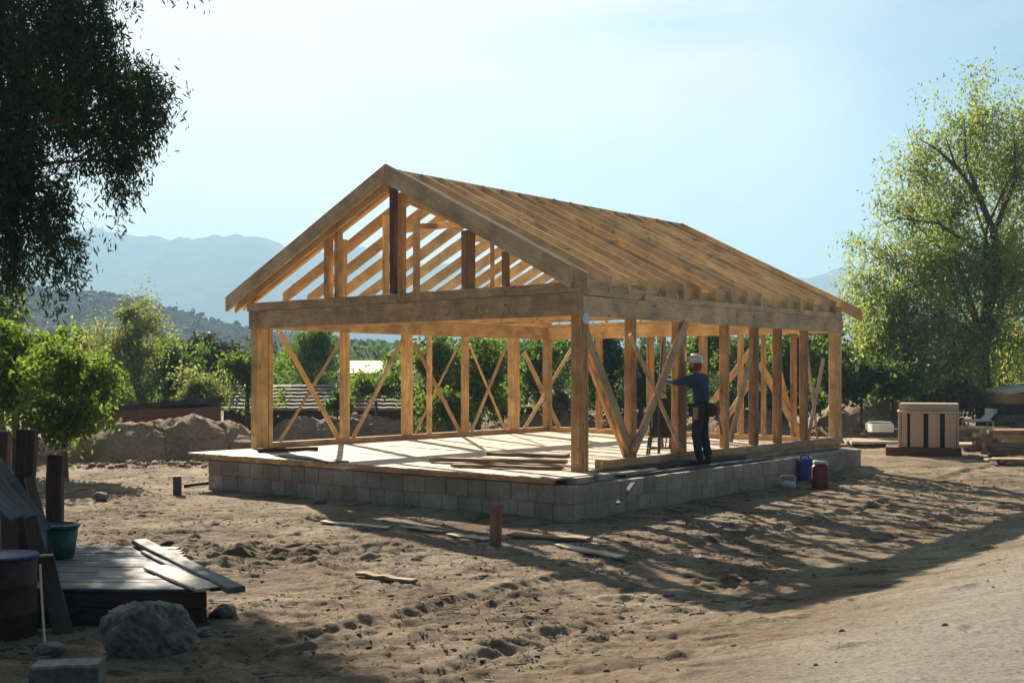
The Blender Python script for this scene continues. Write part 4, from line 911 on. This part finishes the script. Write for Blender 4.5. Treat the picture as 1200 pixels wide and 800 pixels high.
# behind the frame
bt('feathery_tree', 'feathery dark green tree seen through the leftmost bay of the frame', (368, 490), (368, 465), [cl(352, 420, 16, 26, 44, 1700), cl(378, 415, 20, 28, 44, 2200), cl(366, 395, 18, 12, 44, 900), cl(365, 445, 26, 16, 44, 1200)], 'lf_green', .22, 44, r0=.14, asp=.22)
bt('low_bush', 'low bright bush seen through the second bay of the frame', (440, 490), (440, 470), [cl(425, 452, 20, 12, 38, 1200), cl(455, 450, 20, 14, 38, 1300), cl(462, 425, 12, 14, 40, 500)], 'lf_bright', .16, 38, r0=.06, cat='bush')
k = 0
for (px, py, rx, ry, d, n, lf, lab) in (
    (512, 435, 26, 30, 36, 3000, 'lf_bright', 'sunny green tree behind the middle of the left wall of the frame'), (560, 440, 28, 34, 35, 3400, 'lf_bright', 'broad sunny green tree seen left of the back corner of the frame'),
    (528, 480, 24, 16, 33, 1300, 'lf_bright', 'knee-high leafy bush behind the thin stud of the left wall'), (632, 430, 24, 28, 38, 2400, 'lf_green', 'green tree seen just right of the back corner of the frame'),
    (672, 415, 22, 22, 42, 1800, 'lf_deep', 'dark tree seen behind the front corner post'), (710, 430, 26, 34, 38, 3000, 'lf_deep', 'deep green tree seen through the first bay right of the corner post'),
    (752, 445, 20, 30, 36, 2000, 'lf_deep', 'dark leafy tree seen behind the crossed braces'), (830, 415, 26, 26, 38, 2600, 'lf_bright', 'light green tree seen above the worker'),
    (868, 430, 22, 26, 36, 1800, 'lf_green', 'green tree seen just right of the worker'), (925, 425, 22, 34, 35, 2600, 'lf_green', 'green tree seen through the right bays of the frame'), (965, 420, 24, 30, 38, 2200, 'lf_deep', 'deep green tree behind the right end of the frame')):
    bt('background_tree', lab, (px, 498), (px+random.uniform(-4, 4), py+ry*.5), [cl(px-rx*.55, py, rx*.7, ry*.7, d, n*.4), cl(px+rx*.55, py-ry*.15, rx*.7, ry*.7, d, n*.35), cl(px+random.uniform(-8, 8), py-ry*.75, rx*.6, ry*.6, d, n*.25), cl(px, py+ry*.6, rx*1.1, ry*.5, d, n*.3), cl(px+random.uniform(-14, 14), 470, rx*1.0, 8, d-.2, n*.2)], lf, .16, d, r0=.11, asp=.5, group='trees behind the house frame')
for (px, py, rx, ry, d, n, lf, lab) in (
    (1010, 450, 20, 26, 33, 1900, 'lf_deep', 'dark leafy bush just right of the far corner of the frame'), (1045, 455, 26, 22, 34, 2200, 'lf_green', 'green bush behind the wrapped panel stack'),
    (1085, 445, 26, 26, 38, 2200, 'lf_deep', 'deep green bush under the middle of the willow'), (1122, 465, 24, 20, 34, 1500, 'lf_rose', 'dry rosy bush left of the willow trunk'), (1190, 450, 20, 26, 44, 1300, 'lf_bright', 'bright bush right of the willow trunk'),
    (1140, 440, 24, 20, 42, 1500, 'lf_green', 'green bush directly behind the willow trunk'), (1240, 450, 40, 30, 44, 2000, 'lf_green', 'bush outside the right edge behind the shed')):
    bt('bush', lab, (px, 490), (px, py+ry*.6), [cl(px-rx*.45, py, rx*.55, ry*.7, d, n*.4), cl(px+rx*.45, py, rx*.55, ry*.65, d, n*.4), cl(px, py-ry*.5, rx*.5, ry*.4, d, n*.25)], lf, .17, d, r0=.05, asp=.6, cat='bush', group='bushes along the right bank')
for (px, lf, lab) in ((395, 'lf_green', 'low green bush above the bank in the leftmost bay'), (590, 'lf_bright', 'low bright bush above the bank by the back corner'), (655, 'lf_rose', 'dry rosy bush above the bank left of the front corner post'),
    (790, 'lf_green', 'low green bush above the bank behind the worker'), (850, 'lf_bright', 'low bright bush above the bank right of the worker'), (900, 'lf_deep', 'low dark bush above the bank behind the right bays'), (950, 'lf_green', 'low green bush above the bank near the far right post')):
    bt('bush', lab, (px, 495), (px, 485), [cl(px-8, 474, 9, 7, 35.6, 300), cl(px+8, 471, 9, 8, 35.6, 300), cl(px, 464, 8, 7, 35.6, 200)], lf, .15, 35.6, r0=.04, asp=.6, cat='bush', group='bushes behind the earth bank')
# a distant wooded belt that closes the valley floor
nb = 90000; x = rng.uniform(-75, 75, nb); y = 66+rng.uniform(0, 34, nb); hgt = 1.6+3.4*(fbm(x*.16, y*.12, 3, 90)+.5)+1.0*ss(-8, 2, x)
z = rng.random(nb)**.7*hgt; o_ = mesh_leaves(np.stack([x, y, z], 1), rng.normal(size=(nb, 3)), .42, .7, 'far_woodland', M['lf_deep'], None); T(o_, kind='stuff')
# ------------------------------------------------------------------ dirt mounds
def mound(label, path, name='dirt_mound', seed=50, group='dug earth mounds'):
    """path: (px, base_py, top_py, halfwidth m) along the crest"""
    pts = []
    for (px, pb, ptp, hw) in path:
        f_ = gpos(px, pb); cx = (px-600)/F*(f_.y+hw); cyy = f_.y+hw; top = EYE-(ptp-HOR)/F*cyy; pts.append((cx, cyy, top, hw, f_.z))
    pts = np.array(pts); seg = np.r_[0, np.cumsum(np.hypot(np.diff(pts[:, 0]), np.diff(pts[:, 1])))]; Lt = seg[-1]
    n1 = int(Lt/.11)+2; tt = np.linspace(0, Lt, n1); I = lambda k: np.interp(tt, seg, pts[:, k])
    cx, cy, tz, hw, bz = (I(k) for k in range(5)); dx, dy = np.gradient(cx, tt), np.gradient(cy, tt); l_ = np.hypot(dx, dy); nxn, nyn = -dy/l_, dx/l_
    n2 = 36; ss_ = np.linspace(-1, 1, n2)[None]; X = cx[:, None]+nxn[:, None]*ss_*hw[:, None]*1.1; Y = cy[:, None]+nyn[:, None]*ss_*hw[:, None]*1.1
    prof = (1-np.abs(ss_)**1.7); endf = np.clip(np.minimum(tt, Lt-tt)/1.0, 0, 1)[:, None]**.6
    Z = bz[:, None]-.25+(tz-bz+.25)[:, None]*prof*endf+fbm(X*1.1, Y*1.1, 5, seed, .6)*.42*np.minimum(1, prof*2)+np.abs(fbm(X*4, Y*4, 3, seed+3, .6))*.26+fbm(X*8, Y*8, 3, seed+9, .7)*.22
    ii = np.arange(n1*n2).reshape(n1, n2); fc = np.stack([ii[:-1, :-1], ii[:-1, 1:], ii[1:, 1:], ii[1:, :-1]], -1).reshape(-1, 4)[:, ::-1]
    o = mk(name, np.stack([X.ravel(), Y.ravel(), Z.ravel()], 1), fc, M['mound'], None, (float(cx.mean()), float(cy.mean()), 0), smooth=False); return T(o, label, 'mound', group)
mound('large brown dirt mound left of the deck behind the open yard', [(-60, 552, 500, 1.6), (20, 548, 512, 1.4), (95, 543, 512, 1.3), (140, 541, 498, 1.4), (185, 540, 497, 1.4), (225, 540, 488, 1.6), (262, 538, 493, 1.5), (290, 536, 503, 1.2), (312, 534, 522, 1.0)])
mound('long low earth bank running behind the house frame', [(300, 520, 500, 1.2), (340, 519, 491, 1.3), (430, 518, 490, 1.4), (480, 517, 493, 1.3), (560, 516, 494, 1.4), (640, 515, 486, 1.4), (700, 514, 484, 1.5), (790, 514, 487, 1.4), (860, 514, 480, 1.5), (950, 514, 478, 1.5)], seed=61)
mound('rough earth mound right of the far corner of the frame', [(940, 513, 478, 1.5), (990, 512, 466, 1.8), (1015, 512, 463, 1.8), (1050, 511, 474, 1.7), (1085, 509, 482, 1.5), (1125, 506, 488, 1.4)], seed=72)
lumps(2600, (-16, -6), (25, 29), .02, .12, 'rubble_stones', M['mound'])
# ------------------------------------------------------------------ outbuildings
def gable(name, label, px0, px1, pyb, pye, pyr, d, depth, wall, roof, cat='shed', tiles=False, ridge_off=.5):
    z0 = -.2; ze = EYE-(pye-HOR)/F*d; x0 = (px0-600)/F*d; x1 = (px1-600)/F*d; yr = d+depth*ridge_off; zr = EYE-(pyr-HOR)/F*yr
    h = empty(name, ((x0+x1)/2, d+depth/2, 0), label, cat); s = MB(); s.box((x0, d, z0), (x1, d+depth, ze))
    n = len(s.v)
    for xx in (x0, x1):
        s.v += [Vector((xx, d, ze)), Vector((xx, yr, zr-.05)), Vector((xx, d+depth, ze))]
    s.face([n, n+1, n+2]); s.face([n+5, n+4, n+3]); s.obj('wall', M[wall], h)
    s = MB(); ov = .3; t_ = .07
    rows = 7 if tiles else 1
    for sidey, ya in ((1, d-ov), (-1, d+depth+ov)):
        a0 = Vector((0, ya, ze-.12)); a1 = Vector((0, yr, zr)); dv = a1-a0
        for r_ in range(rows):
            q0 = a0+dv*(r_/rows); q1 = a0+dv*((r_+1)/rows); lift = Vector((0, 0, .03 if tiles else 0))
            n = len(s.v); xs = (x0-ov, x1+ov)
            if tiles:
                K = int((xs[1]-xs[0])/.22)
                for i in range(K+1):
                    xx = xs[0]+(xs[1]-xs[0])*i/K; w_ = (.014 if i % 2 else 0)+random.uniform(0, .012)
                    s.v += [Vector((xx, q0.y, q0.z+w_+.07)), Vector((xx, q1.y, q1.z+w_+.0))]
                for i in range(K): s.face([n+2*i, n+2*i+2, n+2*i+3, n+2*i+1])
                s.v += [Vector((xs[0], q0.y, q0.z-.02)), Vector((xs[1], q0.y, q0.z-.02)), Vector((xs[1], q0.y, q0.z+.07)), Vector((xs[0], q0.y, q0.z+.07))]
                m_ = len(s.v); s.face([m_-4, m_-3, m_-2, m_-1])
            else:
                s.beam(Vector(((xs[0]+xs[1])/2, q0.y, q0.z+.04)), Vector(((xs[0]+xs[1])/2, q1.y, q1.z+.04)), xs[1]-xs[0], t_)
    s.obj('roof', M[roof], h); return h, x0, x1, ze
h, x0, x1, ze = gable('tiled_shed', 'long low outbuilding with rows of weathered roof tiles seen behind the left bays', 262, 500, 512, 476, 451, 39, 4.6, 'darkwall', 'tile', tiles=True)
for k in range(4):
    xx = x0+(x1-x0)*(k+.5)/4; s = MB(); s.box((xx-.5, 38.97, .1), (xx+.5, 39.03, ze-.2)); s.obj('door', M['oldbrown'], h, bevel=.01)
gable('pale_house', 'small distant house with a pale low pitched roof seen through the second bay', 402, 480, 470, 436, 424, 56, 6, 'cream', 'roofpale', cat='house')
gable('dark_shed', 'dark shed with a low roof seen behind the back corner of the frame', 585, 662, 510, 474, 458, 39, 4, 'darkwall', 'tile')
hb_ = empty('brick_hut', W(185, 500, 33), 'brown brick hut with a dark flat slab roof behind the dirt mound', 'hut')
s = MB(); a = W(150, 520, 33); x0_, x1_ = (122-600)/F*33, (228-600)/F*33; s.box((x0_, 33, -.2), (x1_, 36, EYE-(478-HOR)/F*33)); s.obj('wall', M['brick'], hb_)
s = MB(); zt_ = EYE-(478-HOR)/F*33; s.beam((x0_+.3, 34.4, zt_-.02), (x1_+.1, 34.4, zt_+.2), 3.4, .16, side=(0, 1, 0)); s.obj('roof', M['darkwall'], hb_)
rs = empty('garden_shed', W(1200, 480, 34), 'dark shed with an ochre board under a light roof at the right edge', 'shed')
a = (1176-600)/F*33; s = MB(); s.box((a, 33, 0), (a+3, 35, EYE-(474-HOR)/F*33)); s.obj('wall', M['darkwall'], rs)
s = MB(); s.box((a+.1, 32.98, EYE-(473-HOR)/F*33), (a+3, 34.9, EYE-(461-HOR)/F*33)); s.obj('gable_board', M['ochre'], rs)
s = MB(); z_ = EYE-(460-HOR)/F*33; s.beam((a+.1, 34, z_), (a+3.2, 34, z_+.5), 2.6, .08, side=(0, 1, 0)); s.obj('roof', M['roofpale'], rs)
# fence posts line far left
# ------------------------------------------------------------------ lumber yard at the right
p = gpos(1088, 534); d0 = p.y; cr = empty('panel_stack', p, 'crate like stack of upright chipboard panels with dark gaps on a reddish pallet', 'panel stack')
wx = 67/F*d0; x0 = p.x-wx/2; zb = p.z+.2; zt_ = EYE-(483-HOR)/F*d0; dep = 1.1
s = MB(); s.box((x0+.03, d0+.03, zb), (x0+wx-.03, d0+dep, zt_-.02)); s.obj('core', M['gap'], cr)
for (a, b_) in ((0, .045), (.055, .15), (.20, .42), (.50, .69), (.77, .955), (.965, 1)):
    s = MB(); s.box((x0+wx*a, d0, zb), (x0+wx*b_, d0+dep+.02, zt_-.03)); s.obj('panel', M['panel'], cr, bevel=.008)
s = MB(); s.box((x0-.02, d0-.02, zt_-.028), (x0+wx+.02, d0+dep+.05, zt_+.02)); s.obj('top_board', M['panel'], cr, bevel=.006)
s = MB(); s.prism([(x0+.02, d0+.2), (x0+wx, d0+.2), (x0+wx, d0+dep), (x0+.06, d0+dep)], zt_+.022, zt_+.20); s.obj('wrapped_top', M['panel'], cr, bevel=.006)
for zz in (0,):
    s = MB(); s.box((x0-.28, d0-.1, p.z-.05), (x0+wx+.05, d0+dep, zb-.005)); s.obj('pallet', M['pallet'], cr, bevel=.01)
cr.rotation_euler.z = R(-19)
def lumber(label, px0, px1, pyb, rows, d_extra=0, th=.07, wid=.9, mat='stack', jit=.25, ang=0, name='lumber_stack'):
    p = gpos((px0+px1)/2, pyb); p.y += d_extra; p.x *= (p.y)/(p.y-d_extra) if d_extra else 1; p.z = gz(p.x, p.y); ln = (px1-px0)/F*p.y
    st = empty(name, p, label, 'lumber stack', 'lumber stacks in the yard'); ca, sa = math.cos(ang), math.sin(ang); ex = Vector((ca, sa, 0)); ey = Vector((-sa, ca, 0))
    z = p.z+.0
    for k in (-.3, .3):
        s = MB(); c = p+ex*ln*k+Vector((0, 0, .04)); s.beam(c-ey*.1, c+ey*wid, .09, .09); s.obj('bearer', M['oldbrown'], st)
    z += .09
    for r_ in range(rows):
        nb_ = max(2, int(wid/.2))
        for j in range(nb_):
            o1, o2 = random.uniform(-jit, jit), random.uniform(-jit, jit); c = p+ey*(j+.5)*(wid/nb_)
            s = MB(); s.beam(Vector((c.x, c.y, z+th/2))-ex*(ln/2+o1), Vector((c.x, c.y, z+th/2))+ex*(ln/2+o2), wid/nb_-.015, th-.006, side=ey, seg=3, wob=.004)
            s.obj('plank', M[random.choice([mat, mat, 'loose', 'pale'])], st)
        z += th
    return z, p
lumber('low wide pile of pale planks between the far deck corner and the panel stack', 1000, 1062, 524, 1, mat='deck', wid=1.6, jit=.5)
zt2, pt2 = lumber('brown lumber pile behind the left side of the panel stack', 1016, 1072, 520, 3, .9, th=.085)
lumber('brown lumber pile behind the right side of the panel stack', 1112, 1178, 522, 4, 1.2, th=.085)
lumber('tall lumber stack at the right edge', 1166, 1235, 540, 6, 0, th=.095)
lumber('dark lumber stack behind the tall one at the right edge', 1180, 1240, 520, 6, 2.4, th=.09, mat='loose')
lumber('low pale plank pile between the panel stack and the tall stack', 1124, 1172, 530, 2, .2, th=.05, mat='deck')
lumber('thin boards lying before the tall stack at the right edge', 1160, 1230, 545, 1, -.1, th=.04, mat='pale', wid=.5)
# white bin on a pile
p = Vector(((1032-600)/F*30.3, 30.3, zt2+.025)); wb = empty('white_crate', p, 'small white open crate lying on the brown lumber pile left of the panel stack', 'crate')
s = MB(); a, b_, h_ = .29, .2, .2
for (lo, hi) in (((-a, -b_, 0), (a, -b_+.02, h_)), ((-a, b_-.02, 0), (a, b_, h_)), ((-a, -b_+.02, 0), (-a+.02, b_-.02, h_)), ((a-.02, -b_+.02, 0), (a, b_-.02, h_)), ((-a, -b_, -.02), (a, b_, 0))):
    s.box(lo, hi, Matrix.Translation(p))
s.obj('box', M['white'], wb, bevel=.006); s = MB(); s.tube([p+Vector(q) for q in ((-a, 0, .05), (-a-.09, 0, .06), (-a-.1, 0, .2), (-a, 0, .25), (0, 0, .26), (a, 0, .24))], .02, 6); s.obj('handle', M['white'], wb)
# white sun lounger
p = G(1140, 501, .3); p = W(1140, 500, 33); ld_ = empty('sun_lounger', p, 'white plastic lounge chair with raised back left of the willow trunk', 'lounger')
s = MB(); q = W(1131, 493, 33); e_ = W(1158, 492, 33); s.beam(q, e_, .5, .06, side=(0, 1, 0)); s.obj('seat', M['white'], ld_, bevel=.01)
s = MB(); s.beam(W(1154, 492, 33), W(1163, 481, 33), .5, .06, side=(0, 1, 0)); s.beam(W(1158, 481, 33)+Vector((0, 0, .0)), W(1164, 482, 33), .5, .14, side=(0, 1, 0)); s.obj('backrest', M['white'], ld_, bevel=.02)
for px in (1131, 1160):
    for dy in (-.2, .2):
        s = MB(); a = W(px+.5, 493, 33); a.y += dy; b_ = a.copy(); b_.z = gz(a.x, a.y)-.02; s.beam(b_, a, .05, .05); s.obj('leg', M['white'], ld_)
# ------------------------------------------------------------------ foreground left corner
ZP = .28
pa = [(-3.68-.28, 9.35), (-2.52, 9.3), (-3.45, 11.6), (-4.62-.28, 11.7)]
pf_ = empty('wooden_platform', (-3.6, 10.4, 0), 'weathered grey board platform on timber sides at the lower left', 'platform')
s = MB(); nbd = 15
A0, A1, A2, A3 = (Vector((x, y, 0)) for x, y in pa)
for k in range(nbd):
    t = (k+.5)/nbd; a = A0.lerp(A3, t); b_ = A1.lerp(A2, t); z = Vector((0, 0, ZP-.014+random.uniform(-.004, .004))); s.beam(a+z-Vector((random.uniform(0, .01), 0, 0)), b_+z+Vector((random.uniform(0, .012), 0, 0)), 2.42/nbd-.008, .028, side=(A3-A0), seg=4, wob=.003)
s.obj('top_boards', M['old'], pf_)
for (a, b_) in ((A0, A1), (A1, A2), (A2, A3), (A3, A0)):
    c = (A0+A1+A2+A3)/4; a = a+(c-a)*.03; b_ = b_+(c-b_)*.03
    for (z0, z1) in ((-.08, .118), (.124, ZP-.031)):
        s = MB(); s.beam(a+Vector((0, 0, (z0+z1)/2)), b_+Vector((0, 0, (z0+z1)/2)), .05, z1-z0, seg=3, wob=.004); s.obj('side_board', M['oldbrown'], pf_)
zz = ZP+.03
board('long grey plank lying diagonally across the right side of the platform', G(163, 634, ZP+.045)+Vector((0, 0, 0)), G(277, 691, ZP+.03), .15, .05, 'old', 'platform_plank', group='planks on the platform')
board('shorter pale plank lying beside the long one on the platform', G(182, 664, ZP+.02), G(245, 690, ZP+.02), .22, .025, 'deck', 'platform_plank', group='planks on the platform')
board('dark plank under the long grey one at the platform edge', G(172, 646, ZP+.016), G(255, 690, ZP+.016), .12, .03, 'oldbrown', 'platform_plank', group='planks on the platform')
# rock
def rock(label, c, r_, seed, mat='rock', name='rock', cut=None):
    bmx = bmesh.new(); bmesh.ops.create_icosphere(bmx, subdivisions=(6 if max(r_) > .3 else 4), radius=1)
    rs_ = np.random.default_rng(seed); pl = rs_.normal(size=(16, 3)); pl /= np.linalg.norm(pl, axis=1)[:, None]; of = rs_.uniform(.62, .95, 16)
    vv = np.array([v.co[:] for v in bmx.verts])
    for n_, d_ in zip(pl, of):
        dd = vv @ n_-d_; vv -= np.where(dd > 0, dd*.85, 0)[:, None]*n_
    nn = fbm(vv[:, 0]*2.6+vv[:, 2]*1.9+9, vv[:, 1]*2.6-vv[:, 2]*1.7+5, 7, seed, .68); n2_ = np.abs(fbm(vv[:, 0]*1.4-vv[:, 2]*1.2+3, vv[:, 1]*1.5+vv[:, 2]*1.1+7, 4, seed+9, .6)); vv *= (1+nn*.34-np.maximum(0, .06-n2_)*1.4)[:, None]
    for v, q in zip(bmx.verts, vv): v.co = q*np.array(r_)
    f_ = [tuple(x.index for x in f.verts) for f in bmx.faces]; vs = [v.co.copy()+Vector(c) for v in bmx.verts]; bmx.free()
    o = mk(name, vs, f_, M[mat], None, c, smooth=True); return T(o, label, 'rock')
p = gpos(160, 768); rock('big rounded grey boulder in front of the wooden platform', p+Vector((.05, .12, .10)), (.36, .30, .33), 4)
p = gpos(30, 748); 
for k, (px, py, r_, lab) in enumerate(((262, 722, .10, 'fist sized stone right of the platform corner'), (240, 745, .07, 'small stone near the big boulder'), (375, 590, .09, 'small round stone at the foot of the block wall left part'), (60, 765, .09, 'dark stone in front of the barrel'), (118, 585, .12, 'pale stone in the yard behind the leaning post'), )):
    p = gpos(px, py); rock(lab, p+Vector((0, 0, r_*.3)), (r_*1.3, r_, r_*.8), 20+k)
# block at the bottom edge
p = gpos(78, 806); s = MB(); c = p+Vector((0, 0, .09)); s.beam(c+Vector((-.22, 0, 0)), c+Vector((.22, .05, .01)), .22, .15, side=(0, 1, 0), seg=4, wob=.004, ch=.015); T(s.obj('concrete_kerb', M['rock'], None, p), 'dark concrete block lying at the bottom edge below the boulder', 'block')
# posts
def post(label, px, pyt, d, w_, t_, mat, lean_=(0, 0), name='old_post', bottom=None):
    b_ = W(px, 600, d); b_.z = gz(b_.x, b_.y)-.1; tp_ = W(px+lean_[0], pyt, d); s = MB(); s.beam(b_, tp_, w_, t_, side=(1, .1, 0), seg=6, wob=.006, ch=.01); o = s.obj(name, M[mat], None, b_); return T(o, label, 'post', 'old posts at the left edge')
post('narrow brown post with a pale board nailed across its top', 62, 533, 11.9, .16, .12, 'oldbrown', (4, 0))
post('wide brown post standing left of the one with the cross board', 24, 503, 12.4, .20, .14, 'oldbrown', (8, 0))
post('dark post at the left edge behind the leaning boards', -2, 505, 12.9, .18, .14, 'dark', (4, 0))
ca = empty('cross_board', W(69, 528, 11.85), 'short pale board with upright nails lying on top of the narrow brown post', 'board')
s = MB(); s.beam(W(52, 531.5, 11.85), W(87, 525, 11.9), .16, .03, side=(0, 1, 0)); s.obj('board', M['pale'], ca)
for px in (54, 62, 70, 79):
    s = MB(); a = W(px, 528.5-(px-62)*.18, 11.85); s.tube([a, a+Vector((.01+.03*(px > 75), 0, .05))], .006, 5); s.obj('nail', M['galv'], ca)
# planter on the platform
p = Vector((-4.38, 10.9, ZP+.002)); bk_ = empty('green_tub', p, 'dark green plastic tub with a thick rim on the left end of the platform', 'tub')
s = MB(); s.lathe([(.125, 0), (.135, .01), (.175, .30), (.165, .30), (.12, .03), (.001, .03)], p, 4+16); s.obj('body', M['green'], bk_, smooth=True)
s = MB(); s.lathe([(.170, .30), (.192, .30), (.192, .325), (.168, .33), (.165, .305)], p, 20); s.obj('rim', M['green'], bk_, smooth=True)
# barrel
p = Vector(((8-600)/F*9.0, 9.0, 0)); p.z = gz(p.x, p.y)-.02; ba = empty('barrel', p, 'rusty brown barrel with a blue rim at the lower left corner', 'barrel')
s = MB(); H0 = EYE-(650-HOR)/F*9.0-p.z; s.lathe([(.20, 0), (.225, .02), (.225, H0*.32), (.235, H0*.34), (.225, H0*.36), (.225, H0*.64), (.235, H0*.66), (.225, H0*.68), (.225, H0-.02), (.215, H0-.02), (.2, H0*.5), (.001, H0*.5)], p, 28); s.obj('body', M['rust'], ba, smooth=True)
s = MB(); s.lathe([(.216, H0-.02), (.236, H0-.022), (.242, H0-.005), (.232, H0+.008), (.214, H0)], p, 28); s.obj('rim', M['bluerim'], ba, smooth=True)
lg = 'planks leaning in the lower left corner'
board('brown plank leaning between the barrel and the platform', W(50, 646, 9.35), W(76, 750, 9.0), .15, .035, 'oldbrown', 'leaning_plank', 'plank', lg, side=(1, .2, 0))
board('brown plank leaning behind the barrel, its top below the blue boards', W(36, 606, 10.0), W(54, 690, 9.7), .13, .04, 'oldbrown', 'leaning_plank', 'plank', lg, side=(1, 0, 0))
board('thin pale rod leaning beside the barrel', W(47, 661, 8.85), W(53, 762, 8.55), .018, .018, 'pale', 'thin_rod', 'rod')
board('short pale lath lying from the barrel rim to the leaning plank', W(38, 650.5, 9.2), W(62, 650, 9.3), .04, .015, 'deck', 'short_lath', 'lath')
for (a, b_, wd, lab, dz) in (((-30, 508), (53, 622), .14, 'upper blue grey board of the leaning set at the left edge', 10.6), ((-30, 530), (36, 606), .10, 'middle narrow blue grey board of the leaning set at the left edge', 10.3), ((-40, 548), (20, 606), .13, 'lowest blue grey board of the leaning set at the left edge', 10.0)):
    board(lab, W(*a, dz+.2), W(*b_, dz-.2), wd, .02, 'old', 'leaning_board', 'board', 'blue grey boards leaning at the left edge', side=(.6, .7, .3))
board('dark upright beam holding the leaning boards at the left edge', W(8, 568, 10.5), W(14, 720, 10.1), .14, .1, 'dark', 'leaning_beam', 'beam')
board('dark curved prop leaning from the wide post to the tub', W(34, 560, 11.4), W(56, 640, 11.0), .09, .05, 'dark', 'leaning_beam', 'beam')
